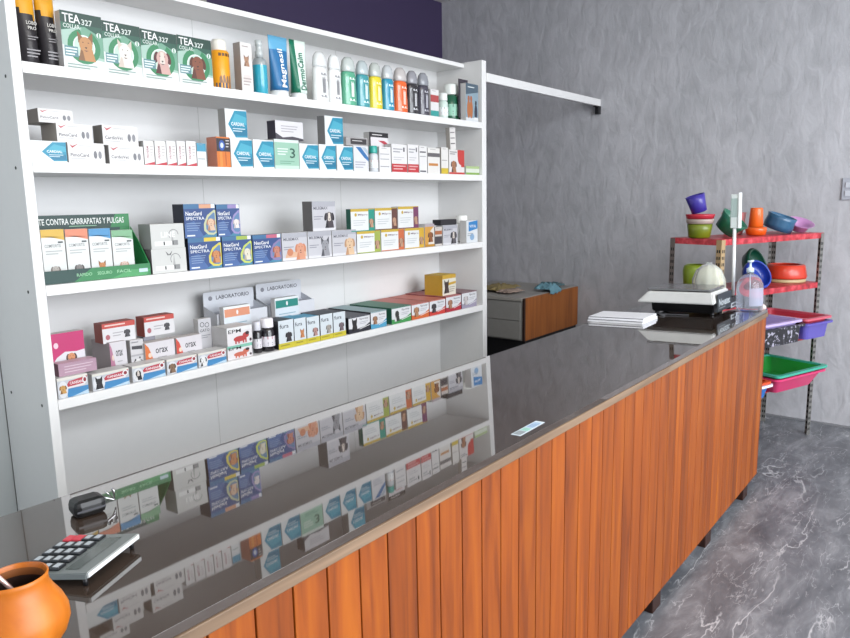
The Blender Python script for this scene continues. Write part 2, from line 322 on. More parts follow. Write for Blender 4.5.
        d.R(0, 0, 1, 1, 'EEEFEE'); d.R(0, .88, 1, 1, 'D8B234'); d.R(.74, 0, 1, .97, a['c']); d.dog(.86, .42, .1, 'C89878', '7A5040'); d.T(.3, .68, .4, .1, 'Milpro', '8A6A7A'); d.lines(.1, .62, .5, 3, .1, 'C4C8CC', .3); d.R(0, 0, 1, .04, a['c']); d.E(.2, .74, .05, .08, 'D8B234', 8)
    elif st == 'puppy':
        d.R(0, 0, 1, 1, 'E2A03C'); d.P([(.3, 0), (1, 0), (1, .9), (.6, .7)], 'E8DCD0'); d.dog(.6, .5, .26, '9A5A30', '5A3420'); d.R(0, .88, 1, 1, 'B8A8B0'); d.R(0, 0, 1, .1, 'C88A20')
    elif st == 'bluewhite':
        d.R(0, 0, 1, 1, 'E6EAEE'); d.P([(.2, .5), (1, .62), (1, 1), (.2, .92)], '2A86D0'); d.T(.28, .68, .6, .12, 'VITAL', 'FFFFFF'); d.E(.5, .25, .2, .15, '8CB4DC'); d.lines(.1, .6, .42, 2, .08, '9AA4B0', .4)
    elif st == 'frontrow':
        d.R(0, 0, 1, 1, 'C8CCD4'); d.R(.3, 0, 1, .42, '3A8CC8'); d.P([(.45, 0), (1, 0), (1, .2)], 'BCD8EC'); d.R(0, .86, 1, 1, 'E8E4D8'); d.P([(.25, .5), (.9, .56), (1, .9), (.38, .78)], 'C83848'); d.P([(.3, .42), (.9, .46), (.9, .56), (.25, .5)], 'F0E4E4'); d.E(.9, .72, .08, .18, 'F4F4F4', 12); d.E(.9, .72, .05, .11, 'A02838', 10)
        d.T(.4, .6, .42, .14, 'CANISAN', 'FFFFFF'); d.E(.17, .42, .16, .42, 'E4E6EA'); d.dog(.17, .5, .11, a['an'][1], a['an'][2])
    elif st in ('plainlines', 'plain'):
        d.R(0, 0, 1, 1, a['bg'])
        if st == 'plainlines': d.lines(.15, .9, .75, 3, .22, 'DCC4D0', .3)
    elif st == 'pinkwhite':
        d.R(0, 0, 1, 1, 'E4E2E8'); d.P([(0, 1), (1, 1), (1, .68), (.75, .66), (.4, .68), (.15, .6), (0, .5)], 'D2286E'); d.E(.15, .8, .07, .05, 'F4D0E0'); d.dog(.58, .58, .15, 'E0905C', '5A4038'); d.P([(.35, .3), (.75, .3), (.7, .45), (.45, .48)], '2A2A30'); d.R(.4, .1, .75, .3, 'B8B0B4'); d.lines(.05, .35, .25, 2, .05, '70707C', .4)
    elif st == 'redtop':
        d.R(0, 0, 1, 1, 'E4E2E4'); d.R(0, .74, 1, 1, 'D2483E'); d.lines(.08, .9, .92, 1, .2, 'F4D0C8', .35); d.E(.15, .3, .07, .14, 'B8606A', 10); d.dog(.74, .45, .09, '4A484E', '2A282C'); d.lines(.3, .62, .5, 2, .14, 'A8A4AA', .3)
    elif st == 'orax':
        d.R(0, 0, 1, 1, 'DCD8DC'); d.P([(0, 0), (.42, 0), (.25, .45), (.12, .85), (0, 1)], a['c']); d.T(.34, .62, .42, .16, a['t'], '2A2A30'); d.dog(.78, .26, .09, '4A3A3E', '2A2226'); d.dog(.62, .22, .07, '6A4A48', '3A2A2C'); d.lines(.4, .8, .5, 1, .06, 'A8A4A8', .4); d.E(.14, .6, .06, .08, 'F0D0B8', 8)
    elif st == 'dalm':
        d.R(0, 0, 1, 1, 'D4D2D4'); d.P([(.1, .75), (.9, .72), (.9, .82), (.1, .84)], '404046'); d.lines(.1, .8, .95, 1, .06, '8A888C', .5); d.dog(.5, .36, .34, 'F0EEEC', '8A8486')
        for u, v in ((.3, .45), (.65, .5), (.45, .2), (.7, .22), (.35, .12)): d.E(u, v, .06, .03, '2A282A', 8)
        d.R(0, .55, 1, .6, 'B0AEB2')
    elif st == 'letters':
        d.R(0, 0, 1, 1, 'CCCBD0'); ring(d, .3, .86, .13, .17, '33333A'); ring(d, .68, .84, .13, .17, '33333A'); d.T(.1, .68, .75, .07, 'GATO', '3A3A42'); d.lines(.1, .9, .6, 2, .05, '8A8A92')
    elif st == 'epm':
        d.R(0, 0, 1, 1, 'EAE6E8'); d.R(0, .78, 1, 1, a['c2']); d.T(.05, .68, .5, .2, 'EPM', '28242A'); d.E(.5, .32, .26, .16, a['c']); d.E(.74, .48, .13, .16, a['c']); d.E(.8, .58, .08, .1, '3A2428')
        for u in (.3, .42, .6, .7): d.R(u, .06, u+.06, .3, a['c'])
        d.E(.92, .18, .05, .09, '48303A', 8)
    elif st == 'bandtop':
        d.R(0, 0, 1, 1, 'DDE6EE'); d.R(0, .82, 1, 1, 'EEF2F4'); d.R(.03, .78, .97, .95, a['c']); d.E(.5, .865, .04, .05, 'F4F0F0', 8); d.lines(.15, .85, .65, 3, .08, '8CB0C0', .25)
    elif st == 'fura':
        d.R(0, 0, 1, 1, 'DDE6EC'); d.R(-.03, 0, 1.03, .2, 'DCCB2E'); d.T(.08, .72, .6, .15, 'fura', '3A404C'); d.dog(.66, .46, .2, a['an'][1], a['an'][2], a['an'][0]); d.lines(.1, .9, .14, 1, .1, 'A8982A', .4)
    elif st == 'swoosh':
        d.R(0, 0, 1, 1, 'E8E8EC'); d.P([(0, 0), (1, 0), (1, .5), (.75, .3), (.4, .22), (0, .3)], a['c']); d.P([(.5, .16), (1, .32), (1, .36), (.5, .2)], 'F0F0F0'); d.dog(.27, .58, .14, a['an'][1], a['an'][2]); d.T(.5, .72, .42, .14, 'Spotty', '5A5A66'); d.lines(.5, .9, .62, 2, .1, 'A8A8B4', .3); d.R(0, .94, 1, 1, a['top'])
    elif st == 'animalend':
        d.R(0, 0, 1, 1, 'E8E2D0'); d.R(0, .82, 1, 1, 'D8A830'); d.dog(.3, .5, .2, '4A3A38', '2A2020', 'cat'); d.P([(.45, .5), (1, .55), (1, .66), (.45, .62)], 'D8A830'); d.lines(.5, .92, .42, 3, .1, 'A09888', .35)
PRODUCTS = [
 ('pouch', 0.0668, 0.06, 2.087, 0.0677, 0.08, 0.2639, 'pouch', {}, 'black and gold standing food pouch in the corner, touching the left side panel', 'dry food pouches on the top shelf'),
 ('pouch', 0.1354, 0.06, 2.087, 0.0656, 0.08, 0.2683, 'pouch', {}, 'black and gold standing food pouch between the corner pouch and the first green box', 'dry food pouches on the top shelf'),
 ('box', 0.2268, 0.03, 2.087, 0.1465, 0.036, 0.1916, 'tea', {'an': ('cat', 'C98A4E', '8A5A30')}, 'green collar box picturing an orange tabby cat, beside the black pouches', 'square green collar boxes on the top shelf'),
 ('box', 0.3738, 0.03, 2.087, 0.1464, 0.05, 0.1836, 'tea', {'an': ('dog', 'EFE6DC', 'D8C6B8')}, 'green collar box picturing a white pointed-ear terrier', 'square green collar boxes on the top shelf'),
 ('box', 0.5248, 0.03, 2.087, 0.1532, 0.05, 0.1805, 'tea', {'an': ('dog', 'D9A9A0', '5A2326')}, 'green collar box picturing a dark maroon and pink droopy-eared dog', 'square green collar boxes on the top shelf'),
 ('box', 0.682, 0.03, 2.087, 0.1578, 0.05, 0.1835, 'tea', {'an': ('dog', '8A4A30', '5E2E1E')}, 'green collar box picturing a brown dog, beside the yellow bottle', 'square green collar boxes on the top shelf'),
 ('bottle', 0.8434, 0.05, 2.087, 0.0828, 0.05, 0.2091, 'talc', {'c': 'E39A1B', 'cap': 'E9E6DC', 'capfrac': 0.22}, 'yellow powder bottle with a white cap beside the last green collar box', None),
 ('box', 0.953, 0.05, 2.087, 0.0607, 0.048, 0.2091, 'animalbox', {'bg': 'EDE8E4', 'side': 'A89F9A'}, 'tall narrow white box with a brown animal picture, left of the spray bottle', None),
 ('spray', 1.05, 0.05, 2.087, 0.0665, 0.05, 0.2374, 'spray', {}, 'clear pump spray bottle half full of turquoise liquid', None),
 ('tube', 1.1751, 0.06, 2.087, 0.1123, 0.05, 0.2767, 'tube', {'c': '2A6C9E', 'c2': '5FA3C8', 't': 'Magnesil'}, 'blue cream tube with white slanted lettering, standing on its cap', None),
 ('tube', 1.2897, 0.06, 2.087, 0.0996, 0.05, 0.2764, 'tube', {'c': 'DCEBE2', 'c2': '0F6B50', 't': 'DermoCalm'}, 'white and dark green cream tube standing on its cap', None),
 ('bottle', 1.4152, 0.05, 2.087, 0.0956, 0.05, 0.2439, 'shampoo', {'c': 'DADBDA', 'cap': 'D6D8D8', 'lc': '8C8C90'}, 'white shampoo bottle beside the green and white tube', 'shampoo bottles in a row on the top shelf'),
 ('bottle', 1.5095, 0.05, 2.087, 0.0858, 0.05, 0.2428, 'shampoo', {'c': 'E2E3E2', 'cap': 'DDDFDF', 'lc': '8C8C90'}, 'white shampoo bottle next to the pale green shampoo', 'shampoo bottles in a row on the top shelf'),
 ('bottle', 1.6128, 0.05, 2.087, 0.1006, 0.05, 0.2461, 'shampoo', {'c': '56A283', 'cap': 'B9C0BD', 'lc': 'E8F2EC'}, 'green shampoo bottle with a translucent cap', 'shampoo bottles in a row on the top shelf'),
 ('bottle', 1.7151, 0.05, 2.087, 0.0937, 0.05, 0.2426, 'shampoo', {'c': '3E9199', 'cap': 'AEB8BA', 'lc': 'D8EEF0'}, 'teal shampoo bottle between the green and the yellow shampoo bottles', 'shampoo bottles in a row on the top shelf'),
 ('bottle', 1.8134, 0.05, 2.087, 0.0937, 0.05, 0.2458, 'shampoo', {'c': 'D8C72B', 'cap': 'B4B9B4', 'lc': 'F4F0C0'}, 'yellow shampoo bottle between the teal and the bright blue ones', 'shampoo bottles in a row on the top shelf'),
 ('bottle', 1.9119, 0.05, 2.087, 0.0893, 0.05, 0.2458, 'shampoo', {'c': '2389A6', 'cap': 'B8BCBE', 'lc': 'D8F0F4'}, 'bright blue shampoo bottle between the yellow and the orange ones', 'shampoo bottles in a row on the top shelf'),
 ('bottle', 2.0223, 0.05, 2.087, 0.1036, 0.05, 0.2477, 'shampoo', {'c': 'E0622A', 'cap': 'B8B2B0', 'lc': 'F8D8C8'}, 'orange shampoo bottle with a translucent cap', 'shampoo bottles in a row on the top shelf'),
 ('bottle', 2.1204, 0.05, 2.087, 0.0926, 0.05, 0.2436, 'shampoo', {'c': '2A272C', 'cap': '8C8C92', 'lc': 'C8C8CC'}, 'black shampoo bottle next to the orange one', 'shampoo bottles in a row on the top shelf'),
 ('bottle', 2.222, 0.05, 2.087, 0.0935, 0.05, 0.2453, 'shampoo', {'c': '403D49', 'cap': '8A8C92', 'lc': 'B8B8C0'}, 'dark grey shampoo bottle, the right end of the shampoo row', 'shampoo bottles in a row on the top shelf'),
 ('box', 2.2927, 0.05, 2.087, 0.0764, 0.03, 0.158, 'bands', {'bg': 'F0EDEC', 'side': 'D0CCC8', 'bands': [(0, 0.25, '2FA7A0'), (0.55, 0.8, 'C2474A')]}, 'small white box with a teal base band, right of the shampoo row', None),
 ('jar', 2.414, 0.05, 2.087, 0.0637, 0.03, 0.1514, 'jar', {'c': 'C8D8D0', 'cap': 'E0E2E0'}, 'tiny white and green bottle behind the first green jar', None),
 ('jar', 2.56, 0.08, 2.087, 0.0982, 0.03, 0.2236, 'jar', {'c': '1E5A42', 'cap': 'E8ECE8'}, 'dark green bottle with a white cap beside the tiny bottle', None),
 ('jar', 2.6715, 0.1, 2.087, 0.0803, 0.03, 0.2318, 'jar', {'c': '1E5A42', 'cap': 'E8ECE8'}, 'dark green bottle with a white cap beside the grey blue pack', None),
 ('box', 2.6325, 0.02, 2.087, 0.1334, 0.04, 0.2231, 'hangpack', {}, 'grey blue pack with orange figures and a dark hanging card', None),
 ('box', 0.0666, 0.02, 1.766, 0.1191, 0.06, 0.0702, 'hexbox', {'side': 'DADDDE'}, 'flat white box with a turquoise hexagon, in the left corner of the second shelf', None),
 ('box', 0.1976, 0.02, 1.766, 0.1311, 0.06, 0.0702, 'whitemed', {'t': 'PimoCard'}, 'white medicine box right of the corner turquoise box, bottom row', 'white medicine boxes piled at the left of the second shelf'),
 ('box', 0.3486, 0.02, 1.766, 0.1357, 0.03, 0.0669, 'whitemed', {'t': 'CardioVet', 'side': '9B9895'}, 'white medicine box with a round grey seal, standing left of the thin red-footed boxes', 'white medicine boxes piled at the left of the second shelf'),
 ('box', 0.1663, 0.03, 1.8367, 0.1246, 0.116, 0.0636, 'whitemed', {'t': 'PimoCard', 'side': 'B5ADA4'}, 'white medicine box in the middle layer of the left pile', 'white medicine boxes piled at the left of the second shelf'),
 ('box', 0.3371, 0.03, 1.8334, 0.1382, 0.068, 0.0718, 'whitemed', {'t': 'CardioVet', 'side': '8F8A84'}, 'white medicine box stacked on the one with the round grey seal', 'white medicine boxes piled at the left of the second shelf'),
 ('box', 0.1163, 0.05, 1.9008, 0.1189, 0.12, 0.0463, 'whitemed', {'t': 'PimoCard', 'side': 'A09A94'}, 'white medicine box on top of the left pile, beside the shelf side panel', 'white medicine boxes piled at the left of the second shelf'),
 ('box', 0.4413, 0.02, 1.766, 0.0419, 0.08, 0.0893, 'thin', {}, 'thin white red-footed box, the leftmost of its five', 'thin white boxes with a red foot'),
 ('box', 0.4901, 0.02, 1.766, 0.0474, 0.08, 0.0918, 'thin', {}, 'thin white red-footed box, second from the left of its five', 'thin white boxes with a red foot'),
 ('box', 0.5375, 0.02, 1.766, 0.0407, 0.08, 0.0943, 'thin', {}, 'thin white red-footed box, the middle of its five', 'thin white boxes with a red foot'),
 ('box', 0.5812, 0.02, 1.766, 0.0381, 0.08, 0.0966, 'thin', {}, 'thin white red-footed box, fourth from the left of its five', 'thin white boxes with a red foot'),
 ('box', 0.627, 0.02, 1.766, 0.0447, 0.08, 0.099, 'thin', {}, 'thin white red-footed box touching the box with the blue top', 'thin white boxes with a red foot'),
 ('box', 0.6749, 0.02, 1.766, 0.043, 0.06, 0.0924, 'bands', {'bg': 'EEF0F0', 'side': 'D8D8D8', 'bands': [(0.65, 1, '3C9CC0'), (0.3, 0.36, 'B0B8BC')]}, 'thin white box with a blue top band, left of the orange box', None),
 ('box', 0.7827, 0.02, 1.766, 0.0667, 0.067, 0.1243, 'orange', {'side': 'E38B6E'}, 'orange box with a black top and a blue round picture', None),
 ('box', 0.8766, 0.02, 1.766, 0.1133, 0.06, 0.1213, 'hexbox', {}, 'turquoise hexagon box right of the orange box, under another of its kind', 'white boxes with a turquoise hexagon'),
 ('box', 0.9956, 0.02, 1.766, 0.1153, 0.06, 0.1235, 'hexbox', {}, 'turquoise hexagon box standing left of the mint green box', 'white boxes with a turquoise hexagon'),
 ('box', 1.1299, 0.02, 1.766, 0.1452, 0.07, 0.1316, 'mint', {}, 'mint green box with a dark number three', None),
 ('box', 1.266, 0.02, 1.766, 0.1198, 0.06, 0.1196, 'hexbox', {}, 'turquoise hexagon box right of the mint green box', 'white boxes with a turquoise hexagon'),
 ('box', 1.3874, 0.02, 1.766, 0.1119, 0.06, 0.1223, 'hexbox', {}, 'turquoise hexagon box in the bottom row beneath the stacked right-hand one', 'white boxes with a turquoise hexagon'),
 ('box', 1.5067, 0.02, 1.766, 0.1137, 0.06, 0.1218, 'hexbox', {}, 'turquoise hexagon box left of the white box with a blue stripe', 'white boxes with a turquoise hexagon'),
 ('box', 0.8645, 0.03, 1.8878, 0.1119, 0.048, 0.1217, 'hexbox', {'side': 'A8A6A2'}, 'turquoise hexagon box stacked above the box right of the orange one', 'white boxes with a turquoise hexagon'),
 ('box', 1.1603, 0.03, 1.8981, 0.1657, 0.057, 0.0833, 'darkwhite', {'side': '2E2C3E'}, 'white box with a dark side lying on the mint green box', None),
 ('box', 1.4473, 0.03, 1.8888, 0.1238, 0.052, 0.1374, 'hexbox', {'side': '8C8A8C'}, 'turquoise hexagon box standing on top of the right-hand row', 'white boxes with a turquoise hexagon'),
 ('box', 1.6241, 0.02, 1.766, 0.11, 0.06, 0.1274, 'stripe', {}, 'white box crossed by a blue stripe, right of the hexagon boxes', None),
 ('box', 1.6182, 0.04, 1.8939, 0.158, 0.1, 0.0426, 'greyflat', {}, 'flat grey box with a dark label lying across the blue striped box', None),
 ('jar', 1.7331, 0.01, 1.766, 0.0511, 0.03, 0.1335, 'jar', {'c': 'C9CDD2', 'cap': '2F9E93', 'band': 'B4343C'}, 'small bottle with a teal cap on the second shelf', None),
 ('box', 1.8313, 0.08, 1.766, 0.1524, 0.04, 0.2104, 'blackframe', {}, 'white box with a black top frame and red curve, behind the teal capped bottle', None),
 ('box', 1.8099, 0.02, 1.766, 0.0915, 0.04, 0.131, 'bands', {'bg': 'F0EEEE', 'side': 'D0CCCC', 'bands': [(0.2, 0.24, 'A8A8AC'), (0.5, 0.53, 'A8A8AC'), (0.7, 0.73, 'A8A8AC')]}, 'plain white upright box between the teal capped bottle and the red bottomed boxes', None),
 ('box', 1.9281, 0.02, 1.766, 0.129, 0.05, 0.1497, 'redfoot', {}, 'white box with a wide red bottom band, the left one', 'white boxes with a wide red bottom band'),
 ('box', 2.048, 0.02, 1.766, 0.0945, 0.05, 0.1545, 'redfoot', {}, 'white box with a wide red bottom band, the right one', 'white boxes with a wide red bottom band'),
 ('box', 2.137, 0.02, 1.766, 0.0704, 0.05, 0.1517, 'bands', {'bg': 'F1EFEE', 'side': 'D0CCCC', 'bands': [(0.05, 0.1, '40404A'), (0.6, 0.63, 'A8A8AC'), (0.75, 0.8, '55555C')]}, 'white upright box with a thin dark base line, right of the red bottomed boxes', None),
 ('box', 2.2368, 0.02, 1.766, 0.1141, 0.05, 0.1451, 'bands', {'bg': 'F1EDE8', 'side': 'D0CCCC', 'bands': [(0.3, 0.4, 'D98A3C'), (0.65, 0.8, '6A6468')]}, 'white box with a thin orange band, second shelf near the right end', None),
 ('box', 2.3428, 0.02, 1.766, 0.0682, 0.04, 0.1528, 'bands', {'bg': 'F1EDE8', 'side': 'B8B0A8', 'bands': [(0, 0.22, 'E2C22B'), (0.5, 0.53, 'B0A8A4')]}, 'narrow white box with a yellow foot', None),
 ('box', 2.4647, 0.02, 1.766, 0.1574, 0.05, 0.1437, 'redcorner', {}, 'white box with a big red rounded corner and a small dog picture', None),
 ('box', 2.458, 0.04, 1.9102, 0.0573, 0.03, 0.1291, 'bands', {'bg': 'EFEAE6', 'side': 'B0A8A0', 'lean': -4, 'bands': [(0.25, 0.3, '6A6468'), (0.5, 0.55, '8A8488'), (0.75, 0.8, '8A8488')]}, 'thin tall white box standing on the box with the red corner', None),
 ('box', 2.6349, 0.02, 1.766, 0.1455, 0.05, 0.052, 'bands', {'bg': 'E6EEDE', 'side': 'C8D0C0', 'bands': [(0, 0.25, '8DBB50'), (0.7, 1, 'B8D48C')]}, 'small pale green box at the right end of the second shelf', None),
 ('gdisplay', 0.208, 0.02, 1.347, 0.3989, 0.12, 0.0453, 'gdisplay', {}, 'green counter display tray with a raised printed header board, holding four upright boxes', None),
 ('box', 0.0649, 0.055, 1.3495, 0.0795, 0.03, 0.1858, 'dispcard', {'c': 'E8B83C', 'an': ('dog', 'B8B0A8', '7A7068')}, 'upright white box with a yellow top in the green display tray', 'upright boxes inside the green display tray'),
 ('box', 0.1495, 0.055, 1.3495, 0.0809, 0.03, 0.1841, 'dispcard', {'c': 'EE8A66', 'an': ('dog', '8A8480', '504A48')}, 'upright white box with a salmon top in the green display tray', 'upright boxes inside the green display tray'),
 ('box', 0.2353, 0.055, 1.3495, 0.0814, 0.03, 0.1823, 'dispcard', {'c': '4596D0', 'an': ('cat', 'D88848', 'A06030')}, 'upright white box with a blue top in the green display tray', 'upright boxes inside the green display tray'),
 ('box', 0.3223, 0.055, 1.3495, 0.0837, 0.03, 0.1731, 'dispcard', {'c': '7FB98A', 'an': ('dog', 'E6C4B4', 'C89880')}, 'upright white box with a green top in the green display tray', 'upright boxes inside the green display tray'),
 ('box', 0.4921, 0.02, 1.347, 0.1527, 0.091, 0.0959, 'linedraw', {'side': '6A6062'}, 'white box with a line drawing and barcode, lower of the stacked pair', 'white boxes with a line-drawn animal'),
 ('box', 0.4923, 0.02, 1.4434, 0.1458, 0.086, 0.0968, 'linedraw', {'side': 'A8A8A6', 't': 'LINE'}, 'white box with a line drawing, upper of the stacked pair', 'white boxes with a line-drawn animal'),
 ('box', 0.6604, 0.02, 1.347, 0.1581, 0.05, 0.1308, 'nex', {'c': 'E8C93A', 'd': 'E3D24A', 'an': ('dog', 'D98A50', 'A85A30'), 'side': '1F2438'}, 'navy blue box with a yellow top band', 'navy blue chewable tablet boxes'),
 ('box', 0.8228, 0.02, 1.347, 0.1548, 0.05, 0.1289, 'nex', {'c': 'A9C24A', 'd': 'C9D95A', 'an': ('dog', 'E8E0C8', 'B8A888'), 'side': '1F2438'}, 'navy blue box with a lime green top band', 'navy blue chewable tablet boxes'),
 ('box', 0.987, 0.02, 1.347, 0.1612, 0.05, 0.1276, 'nex', {'c': 'D0607C', 'd': '8C7AB0', 'an': ('dog', 'D0806A', 'A0503C'), 'side': '1F2438'}, 'navy blue box with a pink top band', 'navy blue chewable tablet boxes'),
 ('box', 0.647, 0.02, 1.4783, 0.151, 0.078, 0.137, 'nex', {'c': 'E6A27A', 'd': 'C9CDA0', 'an': ('dog', 'E8C0A0', 'B88060'), 'side': '1F2438'}, 'navy blue box with a peach top band on the upper row', 'navy blue chewable tablet boxes'),
 ('box', 0.7864, 0.02, 1.4764, 0.1181, 0.05, 0.1355, 'nex', {'c': '9A86C0', 'd': '9A8CC8', 'an': ('dog', 'EFE4E0', 'C8B8B8'), 'side': '1F2438'}, 'navy blue box with a purple top band on the upper row', 'navy blue chewable tablet boxes'),
 ('box', 1.151, 0.02, 1.347, 0.1547, 0.06, 0.1281, 'palepet', {'an': ('wide', 'E39A78', 'D8845C')}, 'pale grey box with orange animals, right of the navy boxes', 'pale grey boxes with animal pictures'),
 ('box', 1.312, 0.02, 1.347, 0.1561, 0.06, 0.1275, 'palepet', {'an': ('dog', '9A9AA0', '4E4E56')}, 'pale grey box with a dark pointed-ear dog', 'pale grey boxes with animal pictures'),
 ('box', 1.4811, 0.02, 1.347, 0.1704, 0.06, 0.1266, 'palepet', {'an': ('dog', 'E8C29A', 'C89468')}, 'pale grey box with a golden puppy', 'pale grey boxes with animal pictures'),
 ('box', 1.3568, 0.03, 1.475, 0.1555, 0.069, 0.143, 'palepet', {'an': ('dog', '4A4248', '201C22'), 'side': '6C6868', 'top': 'C8C8C8'}, 'pale grey box with a black and white dog on the upper row', 'pale grey boxes with animal pictures'),
 ('box', 1.6639, 0.02, 1.347, 0.1805, 0.06, 0.1135, 'yellowtop', {'c': 'A8B84A'}, 'yellow-edged white box with a lime end strip, lower row', 'white tablet boxes with a yellow top edge'),
 ('box', 1.8572, 0.02, 1.347, 0.1913, 0.06, 0.1143, 'yellowtop', {'c': 'D8693A'}, 'yellow-edged white box with an orange end strip, lower row', 'white tablet boxes with a yellow top edge'),
 ('box', 2.0456, 0.02, 1.347, 0.1719, 0.06, 0.1137, 'yellowtop', {'c': 'E0B02A'}, 'yellow-edged white box with a yellow end strip, lower row', 'white tablet boxes with a yellow top edge'),
 ('box', 1.6221, 0.02, 1.461, 0.1787, 0.033, 0.115, 'yellowtop', {'c': '1F9A86', 'side': '14604E'}, 'yellow-edged white box with a teal end strip, upper row', 'white tablet boxes with a yellow top edge'),
 ('box', 1.8073, 0.02, 1.4618, 0.1808, 0.05, 0.1153, 'yellowtop', {'c': '6A4038'}, 'yellow-edged white box with a brown end strip, upper row', 'white tablet boxes with a yellow top edge'),
 ('box', 1.9948, 0.02, 1.4612, 0.1791, 0.05, 0.1207, 'yellowtop', {'c': '7A3A62'}, 'yellow-edged white box with a purple end strip, upper row', 'white tablet boxes with a yellow top edge'),
 ('box', 2.1852, 0.02, 1.347, 0.0891, 0.05, 0.131, 'puppy', {}, 'orange and white box with puppies, right of the yellow-edged boxes', None),
 ('box', 2.2714, 0.02, 1.347, 0.0676, 0.04, 0.1103, 'bands', {'bg': 'D8D0C8', 'side': '8A8488', 'bands': [(0.1, 0.5, '4A4448'), (0.6, 0.8, 'B8683C')]}, 'small narrow box with a dark picture, left of the black lidded box', None),
 ('box', 2.3904, 0.02, 1.347, 0.1476, 0.05, 0.1176, 'palepet', {'an': ('dog', '5A565C', '201E24')}, 'white box with a black dog, under the black flat case', None),
 ('box', 2.3879, 0.03, 1.4651, 0.1622, 0.06, 0.0325, 'plain', {'bg': '2C2A30', 'side': '232228'}, 'black flat case lying on the box with the black dog', None),
 ('jar', 2.6549, 0.08, 1.347, 0.0812, 0.04, 0.1674, 'jar', {'c': 'ECEEEC', 'cap': 'F2F2EE', 'band': 'C8D0D0'}, 'white jar with a white cap near the right end of the third shelf', None),
 ('box', 2.6218, 0.02, 1.347, 0.1235, 0.05, 0.1371, 'bluewhite', {}, 'white and bright blue box at the right end of the third shelf', None),
 ('box', 0.0625, 0.01, 0.939, 0.1096, 0.07, 0.0741, 'frontrow', {'an': ('dog', 'D8A050', '8A5A28'), 'bg': 'D8DCE0'}, 'flat dog box with a golden dog, in the left corner of the bottom shelf', 'flat front-row boxes with a dog and a blue base'),
 ('box', 0.205, 0.01, 0.939, 0.1426, 0.07, 0.0639, 'frontrow', {'an': ('dog', '2A282C', '18161A'), 'bg': 'D8DCE0'}, 'flat dog box with a black dog, second from the left corner', 'flat front-row boxes with a dog and a blue base'),
 ('box', 0.3601, 0.01, 0.939, 0.1394, 0.07, 0.0627, 'frontrow', {'an': ('dog', '2A282C', 'E8E8E8'), 'bg': 'D8DCE0'}, 'flat dog box with a black and white dog, in front of the orange triangle box', 'flat front-row boxes with a dog and a blue base'),
 ('box', 0.5074, 0.01, 0.939, 0.1392, 0.07, 0.0614, 'frontrow', {'an': ('dog', '8A6A50', '5A4030'), 'bg': 'D8DCE0'}, 'flat dog box with a brown dog, in front of the red triangle box', 'flat front-row boxes with a dog and a blue base'),
 ('box', 0.6533, 0.01, 0.939, 0.1392, 0.07, 0.0603, 'frontrow', {'an': ('dog', 'F0F0F0', '2A2A2A'), 'bg': 'D8DCE0'}, 'flat dog box with a spotted white dog, next to the red and white puppy boxes', 'flat front-row boxes with a dog and a blue base'),
 ('box', 0.0959, 0.03, 1.0136, 0.1385, 0.05, 0.0462, 'plainlines', {'bg': 'B890A4', 'side': '8A6070', 'top': 'C8A4B4'}, 'mauve carton lying on the corner dog box', None),
 ('box', 0.0949, 0.09, 0.939, 0.1211, 0.04, 0.2207, 'pinkwhite', {}, 'white and pink box with a dog, standing behind the mauve carton', None),
 ('box', 0.29, 0.1, 0.939, 0.0676, 0.139, 0.1518, 'orax', {'c': 'C07898', 'side': 'B4A8AC', 't': 'orax'}, 'white box with a pink triangle below the left red topped carton', None),
 ('box', 0.3685, 0.1, 0.939, 0.0559, 0.06, 0.1467, 'dalm', {}, 'white box with a spotted dalmatian', None),
 ('box', 0.3111, 0.12, 1.0862, 0.1352, 0.063, 0.0776, 'redtop', {'side': 'A84436'}, 'white carton with a red top band, the left and lower of the pair', None),
 ('box', 0.4599, 0.085, 0.939, 0.1322, 0.05, 0.1273, 'orax', {'c': 'E8702C', 'side': 'C8C0BC', 't': 'orax'}, 'white box with an orange triangle', None),
 ('box', 0.5954, 0.085, 0.939, 0.1231, 0.05, 0.1262, 'orax', {'c': 'DC4432', 'side': 'C8C0BC', 't': 'orax'}, 'white box with a red triangle', None),
 ('box', 0.4541, 0.15, 0.939, 0.0517, 0.05, 0.1419, 'plain', {'bg': '9A98A4', 'side': '808088'}, 'grey carton under the right red topped carton', None),
 ('box', 0.4985, 0.14, 1.0814, 0.1367, 0.062, 0.0806, 'redtop', {'side': 'B04030'}, 'white carton with a red top band, the right and higher of the pair', None),
 ('box', 0.7074, 0.13, 0.939, 0.0646, 0.035, 0.181, 'letters', {}, 'grey white box with black scribbled lettering, behind the red triangle box', None),
 ('box', 0.8042, 0.02, 0.939, 0.133, 0.104, 0.0614, 'epm', {'c': 'D86850', 'c2': '7FC8B0'}, 'puppy box with a mint tint, lower of the stacked pair', 'white boxes with a red puppy picture'),
 ('box', 0.8076, 0.02, 1.0009, 0.1343, 0.108, 0.0796, 'epm', {'c': 'C83C3C', 'c2': 'EFEFEF'}, 'puppy box with a red puppy, upper of the stacked pair', 'white boxes with a red puppy picture'),
 ('wdisplay', 0.9453, 0.17, 0.939, 0.2859, 0.1, 0.2151, 'wd', {'c': 'E39A80', 'head': 0.2741}, 'white display carton with a header flap, holding the peach banded box', 'white display cartons with a header flap'),
 ('box', 0.8838, 0.13, 0.939, 0.1478, 0.03, 0.2162, 'bandtop', {'c': 'E8946E'}, 'white box with a peach top band', None),
 ('wdisplay', 1.251, 0.17, 0.939, 0.2924, 0.1, 0.2174, 'wd', {'c': '2F9A90', 'head': 0.2818}, 'white display carton with a header flap, holding the teal banded box', 'white display cartons with a header flap'),
 ('box', 1.1796, 0.13, 0.939, 0.1509, 0.03, 0.2207, 'bandtop', {'c': '1F8C80'}, 'white box with a teal top band', None),
